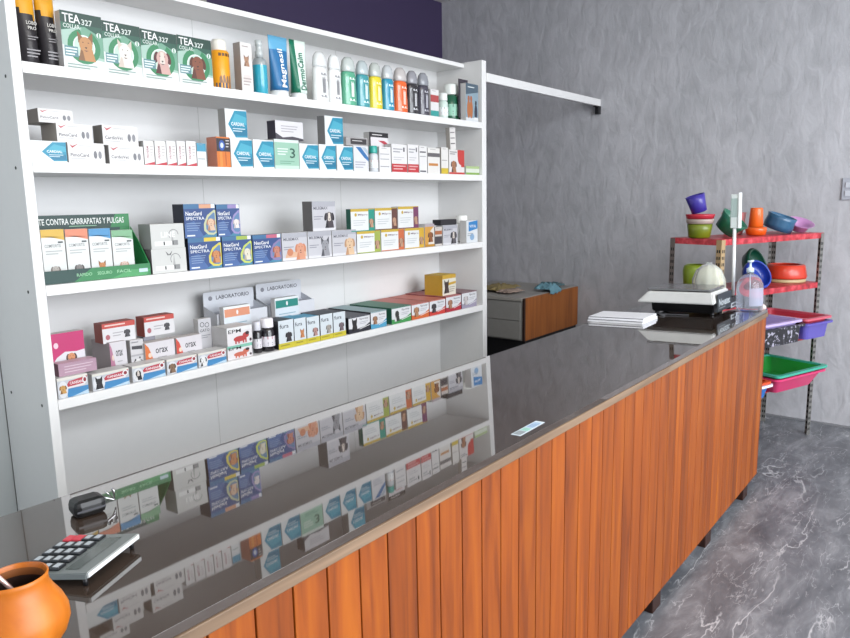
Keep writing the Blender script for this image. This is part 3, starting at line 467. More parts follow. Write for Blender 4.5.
 ('jar', 0.9255, 0.03, 0.939, 0.0417, 0.04, 0.1434, 'vial', {'cap': 'C8C8D0'}, 'dark bottle with a grey cap beside the puppy boxes', 'dark medicine bottles'),
 ('jar', 0.9841, 0.015, 0.939, 0.0685, 0.04, 0.1515, 'vial', {'cap': 'E8E4E8', 'band': 'A0304A'}, 'wider dark bottle with a white cap and a red label band', 'dark medicine bottles'),
 ('box', 1.0632, 0.01, 0.939, 0.0911, 0.11, 0.1345, 'fura', {'an': ('dog', '3A3438', '1A181C'), 'top': '2C2E38', 'side': '1E1E26'}, 'yellow-footed pet box with a black dog and a black lid', 'yellow-footed pet boxes on the bottom shelf'),
 ('box', 1.1506, 0.01, 0.939, 0.0736, 0.11, 0.1316, 'fura', {'an': ('cat', 'D88850', 'A86030'), 'top': '3E9CC4', 'side': '1E1E26'}, 'yellow-footed pet box with a ginger cat and a blue lid', 'yellow-footed pet boxes on the bottom shelf'),
 ('box', 1.234, 0.01, 0.939, 0.0818, 0.11, 0.1273, 'fura', {'an': ('dog', 'C09088', '6A4848'), 'top': '3E9CC4', 'side': '1E1E26'}, 'yellow-footed pet box with a pinkish dog and a blue lid', 'yellow-footed pet boxes on the bottom shelf'),
 ('box', 1.3242, 0.01, 0.939, 0.0839, 0.14, 0.1273, 'fura', {'an': ('dog', 'B0A8A0', '6A6460'), 'top': '383A46', 'side': '1E1E26'}, 'yellow-footed pet box with a grey dog', 'yellow-footed pet boxes on the bottom shelf'),
 ('box', 1.4144, 0.01, 0.939, 0.0845, 0.15, 0.1253, 'fura', {'an': ('dog', '7A6870', '40343C'), 'top': '383A46', 'side': '1E1E26'}, 'yellow-footed pet box with a brown dog, right end of its kind', 'yellow-footed pet boxes on the bottom shelf'),
 ('box', 1.5603, 0.01, 0.939, 0.1611, 0.32, 0.0848, 'swoosh', {'c': '2A2A36', 'an': ('dog', '2A282C', '101012'), 'top': '4A4C58', 'side': '20202A'}, 'long box with a black swoosh and a black dog', 'long swoosh-front boxes at the right of the bottom shelf'),
 ('box', 1.7115, 0.01, 0.939, 0.1258, 0.32, 0.091, 'swoosh', {'c': '4AA6D0', 'an': ('dog', 'A87858', '704830'), 'top': '8FAEB4', 'side': '20202A'}, 'long box with a light blue swoosh and a brown dog', 'long swoosh-front boxes at the right of the bottom shelf'),
 ('box', 1.9028, 0.01, 0.939, 0.1673, 0.32, 0.0911, 'swoosh', {'c': '3FA050', 'an': ('dog', '3A3A3A', 'EDEDED'), 'top': '3A7A62', 'side': '1E6A50'}, 'long box with a green swoosh and a green side', 'long swoosh-front boxes at the right of the bottom shelf'),
 ('box', 2.0734, 0.01, 0.939, 0.1593, 0.32, 0.0898, 'swoosh', {'c': 'E86A2C', 'an': ('dog', 'C08860', '805030'), 'top': 'C8685C', 'side': 'B04030'}, 'long box with an orange swoosh, next to the green sided one', 'long swoosh-front boxes at the right of the bottom shelf'),
 ('box', 2.238, 0.01, 0.939, 0.1548, 0.32, 0.0904, 'swoosh', {'c': 'E03C34', 'an': ('dog', '4A4448', '201C20'), 'top': 'D07060', 'side': 'B04030'}, 'long box with a bright red swoosh and a black dog', 'long swoosh-front boxes at the right of the bottom shelf'),
 ('box', 2.4023, 0.01, 0.939, 0.156, 0.32, 0.0955, 'swoosh', {'c': 'C42C3C', 'an': ('dog', 'B88060', '7A4A30'), 'top': 'B85C5C', 'side': 'A03838'}, 'long box with a crimson swoosh and a tan dog', 'long swoosh-front boxes at the right of the bottom shelf'),
 ('box', 2.5712, 0.01, 0.939, 0.1635, 0.32, 0.1015, 'swoosh', {'c': 'A8A0B8', 'an': ('dog', 'D8D0D0', '8A8488'), 'top': '8A6870', 'side': '704858'}, 'long box with a pale lilac swoosh, at the right end', 'long swoosh-front boxes at the right of the bottom shelf'),
 ('box', 2.4131, 0.05, 1.0299, 0.1386, 0.139, 0.1298, 'animalend', {'side': 'D3A21F', 'top': 'DDB62E'}, 'yellow sided box with a dark animal picture, lying on the swoosh boxes', None),
]
# ------------------------------------------------------------------ the setting
GREYWALL = plaster('grey_plaster', 'AEAEB2', 'C2C1C5')
def slab(name, x0, y0, z0, x1, y1, z1, m):
    mb = MB(); mb.box(x0, y0, z0, x1, y1, z1, m); return tag(mb.build(name), kind='structure')
slab('floor', -3.1, -6.1, -.1, 4.54, 1.7, 0, floor_mat())
slab('ceiling', -3.1, -6.1, 3.4, 4.54, 1.7, 3.5, mat('D8D6D2', .8))
slab('wall_right', 4.44, -6.0, 0, 4.54, 1.7, 3.4, GREYWALL)
slab('wall_back', 1.87, 1.583, 0, 4.44, 1.7, 3.4, mat('3A2E50', .6, scale=8))
slab('wall_back_left', -3.0, 1.57, 0, 1.87, 1.7, 3.4, mat('98968F', .7, scale=8))
slab('wall_partition', -3.0, .372, 0, -.035, .46, 3.4, mat('B4B8B8', .7, scale=8))
slab('wall_left', -3.1, -6.0, 0, -3.0, 1.57, 3.4, mat('B8B6B0', .7, scale=8))
slab('wall_front_pier_left', -3.0, -6.0, 0, -1.9, -5.9, 3.4, mat('B8B6B0', .7, scale=8))
slab('wall_front_lintel', -1.9, -6.0, 3.3, 4.44, -5.9, 3.4, mat('B8B6B0', .7, scale=8))
mb = MB(); mb.box(4.425, -6, 0, 4.44, 1.58, .012, mat('7E7F82', .6)); tag(mb.build('baseboard_right'), kind='structure')
# wall rail and bracket
mb = MB(); mb.box(2.765, 0, 2.337, 4.4395, .03, 2.391, WHITE, .003)
tag(mb.build('wall_rail'), 'white painted rail running from the shelf unit to the grey wall', 'rail')
mb = MB(); mb.box(4.395, -.002, 2.275, 4.4395, .03, 2.3365, BLACK, .002); mb.box(4.36, .002, 2.329, 4.4395, .028, 2.3365, BLACK)
tag(mb.build('wall_bracket'), 'small black bracket under the rail on the grey wall', 'bracket')
# wall outlet
OUT = empty('wall_outlet', (4.44, -1.79, 1.64), label='grey rectangular switch plate on the grey plaster wall, right picture edge', cat='outlet')
mb = MB(); mb.box(-.014, -.06, -.072, 0, .045, .072, mat('A9ABB4', .4), .003); mb.build('plate', OUT)
for z in (-.03, .025):
    mb = MB(); mb.box(-.02, -.05, z-.018, -.0142, .025, z+.018, mat('C4C6CE', .35), .002); mb.build('switch', OUT)
# ------------------------------------------------------------------ shelf unit
L = 2.7125
SU = empty('shelf_unit', (0, 0, 0), label='tall white shelf unit with four boards full of pet medicines', cat='shelf')
def part(name, parent, fn):
    mb = MB(); fn(mb); return mb.build(name, parent)
SIDE = mat('C4C4BE', .4, var=.03)
part('side_panel', SU, lambda m: m.box(-.0335, 0, 0, 0, .37, 2.46, WHITE, .002))
part('side_panel', SU, lambda m: m.box(L, 0, 0, L+.048, .37, 2.46, WHITE, .002))
def backp(m):
    m.box(.0005, .35, 0, L-.0005, .37, 2.9 if 0 else 2.44, WHITE)
    for x in (.9, 1.8): m.box(x-.001, .3494, 0, x+.001, .35, 2.44, mat('B8B8B4', .5))
part('back_panel', SU, backp)
for z in (2.087, 1.766, 1.347, .939): part('shelf_board', SU, lambda m: m.box(.0005, 0, z-.037, L-.0005, .3495, z-.0005, WHITE, .0015))
part('top_board', SU, lambda m: m.box(.0005, .134, 2.428, L-.0005, .3495, 2.452, WHITE, .001))
for (y, z) in ((.05, 2.04), (.30, 2.06), (.05, 1.745), (.30, 1.75), (.06, 1.325), (.31, 1.33), (.05, .92), (.3, .93), (.09, .52)):
    part('screw', SU, lambda m: m.lathe([(0, 0), (.006, 0), (.005, .0012), (0, .0014)], mat('4A4A48', .4, .5), 12, Matrix.Translation((-.0336, y, z)) @ Matrix.Rotation(-PI/2, 4, 'Y')))
# ------------------------------------------------------------------ counter
CX0, CX1, CYF, CYB = -1.9, 3.035, -1.634, -.966
SLOPE = math.radians(1.75)      # the old counter top sags a little towards the shelves
KT = Matrix.Translation((0, CYF, 1)) @ Matrix.Rotation(-SLOPE, 4, 'X') @ Matrix.Translation((0, -CYF, -1))
CT = empty('shop_counter', (CX0, CYF, 0), label='long wooden shop counter with orange plank front and dark glass top', cat='counter')
def cpart(name, fn):
    mb = MB(); fn(mb); o = mb.build(name, CT); o.location = (-CX0, -CYF, 0); return o
ORW = wood_mat('orange_varnished_boards', ['6E3003', '924606', 'A85A0A'], .5, coat=0)
def planks(m):
    x = CX0+.012; 
    while x < CX1-.01:
        wd = random.choice((.082, .086, .088, .092)); x2 = min(x+wd, CX1-.004)
        m.box(x, CYF+.002, .062, x2-.0035, CYF+.016, .958, ORW, .002); x += wd
cpart('plank_front', planks)
cpart('front_backing', lambda m: m.box(CX0+.01, CYF+.0165, .06, CX1-.012, CYF+.03, .955, mat('2A130A', .7)))
cpart('end_panel', lambda m: m.prism([(CYF+.018, .045), (CYB-.02, .045), (CYB-.02, .935), (CYF+.018, .955)], .0115, wood_mat('counter_end_wood', ['9A5A20', 'C07A34', 'D09048'], .45), Matrix.Translation((CX1-.0005, 0, 0)) @ Matrix.Rotation(PI/2, 4, 'Z'), .001))
cpart('back_panel', lambda m: m.box(CX0+.01, CYB-.04, .05, CX1-.02, CYB-.02, .934, mat('C8C2B6', .6)))
cpart('edge_trim', lambda m: m.box(CX0, CYF-.004, .9585, CX1, CYB-.001, .982, wood_mat('worn_edge_wood', ['5E4A3A', '7A6450', '947C66'], .6, axis='X', coat=0), .002, T=KT))
def glass_mat():
    m, nt, b = nodes_mat('dark_backed_glass'); b.inputs['Base Color'].default_value = (.050, .034, .026, 1)
    b.inputs['Roughness'].default_value = .035; b.inputs['IOR'].default_value = 1.52; b.inputs['Coat Weight'].default_value = 1; b.inputs['Coat IOR'].default_value = 1.5; b.inputs['Coat Roughness'].default_value = .02
    return m
cpart('glass_top', lambda m: m.box(CX0, CYF, .9825, CX1, CYB, 1.0, glass_mat(), .0004, T=KT))
DKW = mat('2E150C', .5)
for x in (-1.2, -.45, .25, .85, 1.513, 2.174, 2.822):
    for y in (CYF+.001, CYB-.065): cpart('leg', lambda m: m.box(x-.075, y, 0, x+.01, y+.06, .0595, DKW, .003))
# ------------------------------------------------------------------ products on the shelves
def carton(w, d, h, st, a):
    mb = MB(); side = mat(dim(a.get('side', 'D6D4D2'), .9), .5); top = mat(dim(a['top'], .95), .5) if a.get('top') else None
    T = Matrix.Rotation(math.radians(a['lean']), 4, 'Y') if a.get('lean') else None
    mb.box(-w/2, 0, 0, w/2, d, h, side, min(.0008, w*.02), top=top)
    c = mat('8A8886', .6)                                   # tuck flap seams of the folded card
    mb.box(-w/2-.0002, .003, h*.985-.0006, -w/2+.0002, d-.003, h*.985, c); mb.box(-w/2+.002, d*.93, h-.0002, w/2-.002, d*.93+.0005, h+.0002, c)
    style_front(Deco(mb, -w/2, 0, w, h), st, a); return mb
NAMES = {'tea': 'collar_box', 'hexbox': 'medicine_box', 'whitemed': 'medicine_box', 'dispcard': 'tablet_box', 'nex': 'tablet_box', 'frontrow': 'pipette_box', 'swoosh': 'pipette_box', 'fura': 'tablet_box', 'hangpack': 'accessory_pack'}
def place(nm, x, y, z, label, group, cat, rz=0): return empty(nm, (x, y, z), rz, label=label, cat=cat, group=group)
def bottle_parts(root, w, h, a, st):
    sy = .62
    T = Matrix.Translation((0, w*.32, 0))
    if st == 'shampoo':
        body = mat(a['c'], .22, coat=.5, var=.03)
        bh = h*.70; m = MB()
        m.lathe([(0, 0), (w*.44, 0), (w*.48, h*.02), (w*.5, h*.08), (w*.49, h*.3), (w*.46, h*.45), (w*.47, h*.58), (w*.45, h*.66), (w*.40, bh), (0, bh)], body, 28, T, 1, sy)
        # printed panel following the belly of the bottle
        for k, (z0, z1, ww) in enumerate(((.12, .16, .5), (.2, .5, .22), (.54, .58, .45))):
            for j in range(4):
                a0 = -PI/2-ww*.9+2*ww*.9*j/4; a1 = a0+2*ww*.9/4*(.8 if k == 1 else 1)
                R = w*.502
                m.poly([(R*math.cos(q)*1.0, R*math.sin(q)*sy-.0012+w*.32, zz*h) for q, zz in ((a0, z0), (a1, z0), (a1, z1-.03*(j % 2)), (a0, z1-.03*(j % 2)))], mat(a['lc'], .4))
        m.build('bottle_body', root)
        m = MB(); m.lathe([(0, bh+.0003), (w*.40, bh+.0003), (w*.43, bh+.004), (w*.43, h*.80), (w*.36, h*.92), (w*.2, h*.99), (0, h)], mat(a['cap'], .25, alpha=1, coat=.4), 28, T, 1, sy*1.1); m.build('cap', root)
    elif st == 'talc':
        T = Matrix.Translation((0, w*.5, 0)); m = MB(); bh = h*(1-a['capfrac'])
        m.lathe([(0, 0), (w*.48, 0), (w*.5, h*.02), (w*.5, bh*.95), (w*.42, bh), (0, bh)], mat(a['c'], .3), 28, T)
        R = w*.504
        for q in range(8):
            a0 = -PI*.95+q*PI*.9/8; a1 = a0+PI*.9/8
            m.poly([(R*math.cos(t), w*.5+R*math.sin(t), z) for t, z in ((a0, h*.03), (a1, h*.03), (a1, h*.14), (a0, h*.14))], mat('33405A', .4))
            if 2 <= q <= 5: m.poly([(R*1.004*math.cos(t), w*.5+R*1.004*math.sin(t), z) for t, z in ((a0, h*.14), (a1*.98+a0*.02, h*.14), ((a0+a1)/2, h*.3), (a0, h*(.24+.04*(q % 2))))], mat('8A6A50', .5))
            if 2 <= q <= 5: m.poly([(R*1.004*math.cos(t), w*.5+R*1.004*math.sin(t), z) for t, z in ((a0, h*.66), (a1-.08, h*.66), (a1-.08, h*.72), (a0, h*.72))], mat('5A3A18', .5))
        m.build('bottle_body', root)
        m = MB(); m.lathe([(0, bh+.0003), (w*.36, bh+.0003), (w*.38, bh+.003), (w*.37, h*.95), (w*.3, h), (0, h)], mat(a['cap'], .3), 28, T); m.build('cap', root)
def make_product(kind, x, y, z, w, d, h, st, a, label, group):
    y = y+.0; z = z+.0003
    if kind == 'box':
        m = carton(w, d, h, st, a); o = m.build(NAMES.get(st, 'product_box'), None, (x, y, z))
        if a.get('lean'): o.rotation_euler = (0, math.radians(a['lean']), 0); o.location.z += abs(math.sin(math.radians(a['lean'])))*w/2+.0005
        tag(o, label, 'pack' if st == 'hangpack' else 'box', group)
        if st == 'hangpack':
            m = MB(); m.box(-w*.62, d+.001, h*.1, w*.1, d+.004, h*1.12, mat('35303A', .5)); m.build('backing_card', o)
    elif kind == 'pouch':
        r = place('food_pouch', x, y, z, label, group, 'bag'); m = MB(); t = bmesh.new(); n = 10; rows = 14
        gold, dark, white = mat('D79A22', .35), mat('2B282C', .35), mat('D8D4CC', .5)
        gi, di = m.mi(gold), m.mi(dark); g = {}
        for j in range(rows+1):
            v = j/rows; thick = d*.5*(1-v)**.6*(.35+.65*min(1, v*4+.4))+.002
            for i in range(n+1):
                u = i/n; b = math.sin(PI*u)**.5 if 0 < u < 1 else 0
                for sgn in (-1, 1): g[(i, j, sgn)] = t.verts.new(((u-.5)*w, d*.5+sgn*thick*b, v*h))
        for j in range(rows):
            for i in range(n):
                for sgn in (-1, 1):
                    q = [g[(i, j, sgn)], g[(i+1, j, sgn)], g[(i+1, j+1, sgn)], g[(i, j+1, sgn)]]
                    try: f = t.faces.new(q); f.material_index = gi if (j+.5)/rows > .70-.13*(i/n) else di; f.smooth = True
                    except Exception: pass
        bmesh.ops.remove_doubles(t, verts=t.verts[:], dist=1e-5)
        bmesh.ops.recalc_face_normals(t, faces=t.faces[:]); me = bpy.data.meshes.new('tmp'); t.to_mesh(me); t.free(); m.bm.from_mesh(me)
        dd = Deco(m, -w/2, 0, w, h, y=-.0015)
        dd.T(.3, .50, .5, .045, 'LOBO', 'D8D4CC'); dd.T(.36, .44, .4, .04, 'PRO', 'D8D4CC'); dd.lines(.3, .8, .36, 2, .03, '8A868A', .4); dd.lines(.2, .85, .2, 3, .04, '9A969A', .4); dd.T(.3, .84, .5, .07, 'DOG', '7A4A10')
        m.build('pouch_bag', r)
        m = MB(); m.box(-w/2, d*.5-.002, h-.0, w/2, d*.5+.002, h+.012, gold); m.build('top_seal', r)
    elif kind == 'bottle':
        r = place('shampoo_bottle' if st == 'shampoo' else 'powder_bottle', x, y, z, label, group, 'bottle'); bottle_parts(r, w, h, a, st)
    elif kind == 'spray':
        r = place('spray_bottle', x, y, z, label, group, 'bottle'); T = Matrix.Translation((0, w*.5, 0)); m = MB()
        liq, clr = mat('2C9DB4', .15, coat=.5), mat('C2CACC', .15, trans=.5, coat=.5, var=0)
        m.lathe([(0, 0), (w*.46, 0), (w*.5, h*.02), (w*.5, h*.55), (w*.49, h*.60), (w*.4, h*.66), (w*.2, h*.70), (0, h*.70)], liq, 28, T, mats=[liq]*3+[clr]*4)
        for z0, z1 in ((.15, .2), (.25, .3), (.36, .42)): m.poly([(w*.505*math.cos(q), w*.5+w*.505*math.sin(q), zz*h) for q, zz in ((-2.0, z0), (-1.1, z0), (-1.1, z1), (-2.0, z1))], mat('1C6C86', .4))
        m.build('bottle_body', r)
        m = MB(); m.lathe([(0, h*.70+.0003), (w*.26, h*.70+.0003), (w*.26, h*.80), (w*.2, h*.82), (w*.2, h*.9), (w*.24, h*.91), (w*.24, h), (0, h)], mat('BCC2C2', .2, coat=.5), 20, T); m.build('pump', r)
    elif kind == 'tube':
        r = place('cream_tube', x, y, z, label, group, 'tube'); m = MB(); t = bmesh.new(); n = 20; rings = []
        cap = h*.13
        for j in range(9):
            v = j/8; hw = w*(.40+.10*v); hd = max(.0015, w*.34*(1-v)); ring_ = []
            for i in range(n):
                q = 2*PI*i/n; ring_.append(t.verts.new((hw*math.copysign(abs(math.cos(q))**.8, math.cos(q)), w*.36+hd*math.sin(q), cap+.0005+(h-cap)*v)))
            rings.append(ring_)
        m1, m2 = m.mi(mat(a['c'], .3)), m.mi(mat(a['c2'], .3))
        for j in range(8):
            for i in range(n):
                f = t.faces.new((rings[j][i], rings[j][(i+1) % n], rings[j+1][(i+1) % n], rings[j+1][i])); f.smooth = True
                fx = sum(v.co.x for v in f.verts)/4/w; fz = (j+.5)/8
                f.material_index = m2 if ((fx < -.12-.12*fz) if a['c2'] == '0F6B50' else fz > .8) else m1
        t.faces.new(rings[0]); t.faces.new(rings[-1])
        bmesh.ops.recalc_face_normals(t, faces=t.faces[:]); me = bpy.data.meshes.new('tmp'); t.to_mesh(me); t.free(); m.bm.from_mesh(me)
        # lettering on the sloping face of the tube
        me, lo, hi, b0, b1 = text_mesh(a['t']); tl = (h-cap)*.72; th = w*.34
        yb, yt = w*.36-w*.34-.002, w*.36-.004; ang = math.atan2(w*.34, h-cap)
        T = Matrix.Translation((w*.20, yb+.06*w*.34-.0022, cap+h*.05)) @ Matrix.Rotation(-ang, 4, 'X') @ Matrix.Rotation(PI/2, 4, 'X') @ Matrix.Rotation(PI/2, 4, 'Z') @ Matrix.Diagonal((tl/(hi-lo), th/(b1-b0), 1, 1)) @ Matrix.Translation((-lo, -b0, 0))
        m.mesh(me, mat('F4F6F8' if a['c'] == '2A6C9E' else '1E6A52', .4, var=0), T)
        m.build('tube_body', r)
        m = MB(); m.lathe([(0, 0), (w*.40, 0), (w*.41, .003), (w*.39, cap), (0, cap)], mat('E4E6E6', .3), 24, Matrix.Translation((0, w*.36, 0)), 1, .85); m.build('cap', r)
    elif kind == 'jar':
        r = place('medicine_bottle', x, y, z, label, group, 'bottle'); T = Matrix.Translation((0, w*.5, 0)); m = MB()
        vial = st == 'vial'; c = '1E1A20' if vial else a['c']; bh = h*.72
        body, lab = mat(c, .2, coat=.5), mat('D4D0D6' if vial else '8CBFA8' if c == '1E5A42' else 'E4E8E8', .5)
        m.lathe([(0, 0), (w*.46, 0), (w*.49, h*.02), (w*.49, h*.14), (w*.495, h*.15), (w*.495, h*.46), (w*.49, h*.47), (w*.48, bh*.9), (w*.34, bh), (0, bh)], body, 24, T, mats=[body]*4+[lab]+[body]*4)
        R = w*.5
        for z0, z1, c2 in ((.38, .46, a.get('band', '4A6A5C')), (.25, .28, '6A6A70'), (.19, .22, '8A8A90')):
            for q in range(4):
                a0 = -PI*.9+q*PI*.2; a1 = a0+PI*.2; m.poly([(R*math.cos(t), w*.5+R*math.sin(t), zz*h) for t, zz in ((a0, z0), (a1, z0), (a1, z1), (a0, z1))], mat(c2, .5))
        m.build('bottle_body', r)
        m = MB(); m.lathe([(0, bh+.0003), (w*.42, bh+.0003), (w*.43, bh+.003), (w*.42, h*.97), (w*.36, h), (0, h)], mat(a['cap'], .35), 24, T, wob=lambda q, zz: 1+.02*math.sin(q*16)); m.build('cap', r)
    elif kind == 'gdisplay':
        r = place('display_tray', x, y, z, label, group, 'display'); G, DG = mat('2F8A4E', .45), mat('1F3F3A', .45)
        m = MB(); m.box(-w/2, 0, 0, w/2, .003, h, DG); dd = Deco(m, -w/2, 0, w, h); dd.P([(.25, 0), (1, 0), (1, 1), (.42, 1)], '2F8A4E'); dd.P([(.6, 0), (.95, 0), (1, .5), (.8, .6)], '49A862')
        for i, t in enumerate(('RAPIDO', 'SEGURO', 'FACIL')): dd.T(.28+.19*i, .4, .14, .26, t, '9AD8A4')
        dd.R(.88, .3, .97, .6, 'C8E0EC'); m.build('front_lip', r)
        m = MB(); m.box(-w/2, .0032, 0, w/2, .12, .002, G); m.build('tray_floor', r)
        for sx, mm in ((-1, DG), (1, G)):
            m = MB(); xx = sx*(w/2-.0015); T = Matrix.Translation((xx+.0012, 0, 0)) @ Matrix.Rotation(PI/2, 4, 'Z')
            m.prism([(.004, .0025), (.118, .0025), (.118, .185), (.06, .12), (.004, h)], .0024, mm, T); m.build('side_flap', r)
        hx0, hx1, hz0, hz1 = -.163, .197, .0025, .236
        m = MB(); m.box(-w/2, .1185, .0025, w/2-.005, .1215, hz1, DG); dd = Deco(m, -w/2, hz1-.050, w-.005, .050, y=.1185)
        dd.P([(0, 0), (1, 0), (1, 1), (0, 1)], '1F3F3A'); dd.P([(.8, 0), (1, 0), (1, 1), (.86, 1)], '2F8A4E'); dd.T(.015, .3, .93, .45, 'FUERTE CONTRA GARRAPATAS Y PULGAS', 'F2F6F2'); dd.lines(.4, .75, .2, 1, .15, '8ABF98', .4)
        d2 = Deco(m, -w/2, .0025, w-.005, hz1-.053, y=.1185); d2.P([(.82, 0), (1, 0), (1, 1), (.9, 1)], '2F8A4E'); m.build('header_board', r)
    elif kind == 'wdisplay':
        r = place('display_carton', x, y, z, label, group, 'display'); C1 = mat('C6C8CE', .55); hh = a['head']
        m = MB(); m.box(-w/2, 0, 0, w/2, d, .003, C1); m.build('carton_floor', r)
        m = MB(); m.box(-w/2, 0, .0031, w/2, .003, h*.85, C1); m.build('carton_front', r)
        for sx in (-1, 1):
            m = MB(); m.prism([(.0035, .0032), (d-.004, .0032), (d-.004, h*.98), (.0035, h*.83)], .003, C1, Matrix.Translation((sx*(w/2-.0015)+.0015, 0, 0)) @ Matrix.Rotation(PI/2, 4, 'Z')); m.build('carton_side', r)
        m = MB(); m.prism([(-w/2, .0032), (w/2, .0032), (w/2, hh*.98), (w/2-.01, hh), (-w/2+.01, hh), (-w/2, hh*.98)], .003, C1, Matrix.Translation((0, d-.0035, 0)))
        dd = Deco(m, -w/2, hh-.055, w, .055, y=d-.0035); dd.T(.24, .3, .66, .34, 'LABORATORIO', '44444E'); dd.E(.13, .45, .04, .2, '8A8A94', 10); m.build('header_flap', r)
        m = MB(); m.box(-w/2+.004, .0035, h*.80, w/2-.004, d-.004, h*.82, mat('B4B6BE', .55)); m.build('carton_lid', r)
for row in PRODUCTS: make_product(*row)
# ------------------------------------------------------------------ things on the counter
ZC = 1.0003
def shell(prof, th):
    """closed profile of a bowl wall: outer profile up, inner profile down"""
    return prof+[(max(0, r-th), z+(th if i == len(prof)-1 else 0)*0+(.0 if i else 0)) for i, (r, z) in reversed(list(enumerate(prof)))]
# calculator
CA = empty('desk_calculator', (-.600, -1.416, ZC), math.radians(-62.5), label='grey desk calculator with black keys lying on the glass beside the orange gourd', cat='calculator')
def calc(m):
    m.prism([(0, .015), (0, .026), (-.14, .0152), (-.14, .005)], .150, mat('6E7474', .4), None, .0015)
    m.box(-.0012, .002, .0165, .0025, .148, .0262, mat('DADCDC', .3), .001)
m = MB(); calc(m); m.build('casing', CA)
def onca(x, y, dz=0): return (x, y, .0262+x*(.012/.155)+dz)
m = MB(); a1 = onca(-.042, .012, .0004); m.poly([onca(-.050, .015, .0005), onca(-.024, .015, .0005), onca(-.024, .135, .0005), onca(-.050, .135, .0005)], mat('3E4644', .15)); m.build('display', CA)
for r_ in range(4):
    for c_ in range(5):
        x, y = -.068-.0195*r_, .010+.027*c_; red = (r_, c_) in ((3, 4), (2, 4))
        m = MB(); zz = .0262+x*(.012/.155)+.0003
        m.box(x-.009, y, zz, x+.009, y+.021, zz+.005, mat('C03040' if red else '1A1C20', .35), .0015)
        if not red: m.box(x-.0055, y+.003, zz+.005, x+.0055, y+.018, zz+.0056, mat('A8AEB4', .3), .0005)
        m.build('key', CA)
for dx, dy in ((-.01, .01), (-.01, .14), (-.13, .01), (-.13, .14)):
    hf = .0145 if dx > -.1 else .0052
    m = MB(); m.lathe([(0, 0), (.004, 0), (.004, hf), (0, hf)], BLACK, 12, Matrix.Translation((dx, dy, 0))); m.build('foot', CA)
# mate gourd and straw
GO = empty('drinking_gourd', (-.738, -1.512, ZC), label='orange drinking gourd with an open dark mouth at the counter edge', cat='gourd')
gm, nt, b = nodes_mat('orange_gourd_skin'); tc = nd(nt, 'ShaderNodeTexCoord'); n1 = nd(nt, 'ShaderNodeTexNoise', i_Scale=14., i_Detail=5., i_Distortion=.6); nt.links.new(tc.outputs['Object'], n1.inputs[0])
rr = ramp(nt, [(.3, 'A8560A'), (.55, 'BE6A16'), (.8, 'CE7E2E')]); nt.links.new(n1.outputs[0], rr.inputs[0]); nt.links.new(rr.outputs[0], b.inputs['Base Color']); b.inputs['Roughness'].default_value = .42
dk = mat('2A1208', .8)
wob = lambda q, z: 1+.012*math.sin(q*3+z*40)+.006*math.sin(q*7)
prof = [(0, .002), (.025, 0), (.045, .006), (.057, .022), (.063, .040), (.062, .055), (.056, .071), (.047, .086), (.042, .097), (.041, .107), (.0425, .113), (.040, .1135)]
m = MB(); m.lathe(prof, gm, 40, wob=wob); m.build('gourd_body', GO)
m = MB(); m.lathe([(.0399, .1134), (.037, .107), (.037, .096), (.044, .081), (.051, .066), (.053, .058), (0, .056)], gm, 40, wob=wob, mats=[gm, mat('7A4418', .7)]+[dk]*4); m.build('gourd_mouth', GO)
ST = empty('metal_straw', (-.738, -1.512, ZC), label='red and silver drinking straw standing in the orange gourd', cat='straw')
m = MB(); m.tube([(.01, -.02, .066), (-.018, .005, .118), (-.045, .03, .165), (-.075, .057, .215), (-.09, .07, .235)], .0033, mat('D8B8B0', .25, .6), 12); m.tube([(-.0195, .0075, .1205), (-.0435, .0295, .1635)], .0040, mat('C23A3A', .35), 12); m.build('straw_tube', ST)
m = MB(); m.tube([(-.091, .071, .2365), (-.108, .083, .250)], .0045, CHROME, 12, [.0036, .0055]); m.build('mouthpiece', ST)
# black key case
KE = empty('key_case', (-.443, -1.108, ZC), math.radians(-8), label='small shiny black key case with silver keys, lying behind the calculator', cat='key case')
m = MB(); m.box(-.033, -.028, 0, .03, .028, .036, mat('0E0E10', .4), .012); m.build('case', KE)
m = MB(); m.box(-.03, -.0286, .014, .026, -.0282, .018, mat('34343A', .3)); m.build('zip', KE)
for i in range(3):
    m = MB(); T = Matrix.Translation((.036+.009*i, -.01+.008*i, .022)) @ Matrix.Rotation(.5+.4*i, 4, 'Y') @ Matrix.Rotation(.3*i, 4, 'Z')
    m.box(-.010, -.003, 0, .014, .003, .002, CHROME, .0005, T=T); m.lathe([(0, 0), (.007, 0), (.007, .0022), (0, .0022)], CHROME, 16, T @ Matrix.Translation((-.012, 0, 0))); m.build('key', KE)
# notepads
for k, (nm, x, y, z, wd, ln, th, rz, lab) in enumerate((
    ('notebook', 2.386, -1.083, ZC, .215, .29, .013, 1, 'lower white notebook of the pair lying on the dark glass counter'),
    ('notebook', 2.392, -1.080, ZC+.0133, .21, .285, .012, 3, 'upper white notebook with a dark cover edge, on the counter left of the scale'))):
    R = empty(nm, (x, y, z), math.radians(rz), label=lab, cat='notebook', group='notebooks left of the scale')
    m = MB(); m.box(-wd/2, -ln/2, .0015, wd/2, ln/2, th-.0015, mat('E6E6EA', .6)); 
    m.build('pages', R)
    m = MB(); m.box(-wd/2-.001, -ln/2-.001, 0, wd/2+.001, ln/2+.001, .0014, mat('D8D8DE', .5)); m.build('back_cover', R)
    m = MB(); m.box(-wd/2-.001, -ln/2-.001, th-.0014, wd/2+.001, ln/2+.001, th, mat('EDEDF2', .45), .0004); m.box(-wd/2-.0012, -ln/2-.0012, th-.0022, -wd/2+.002, ln/2+.0012, th+.0002, mat('4A4A52', .5)); m.build('front_cover', R)
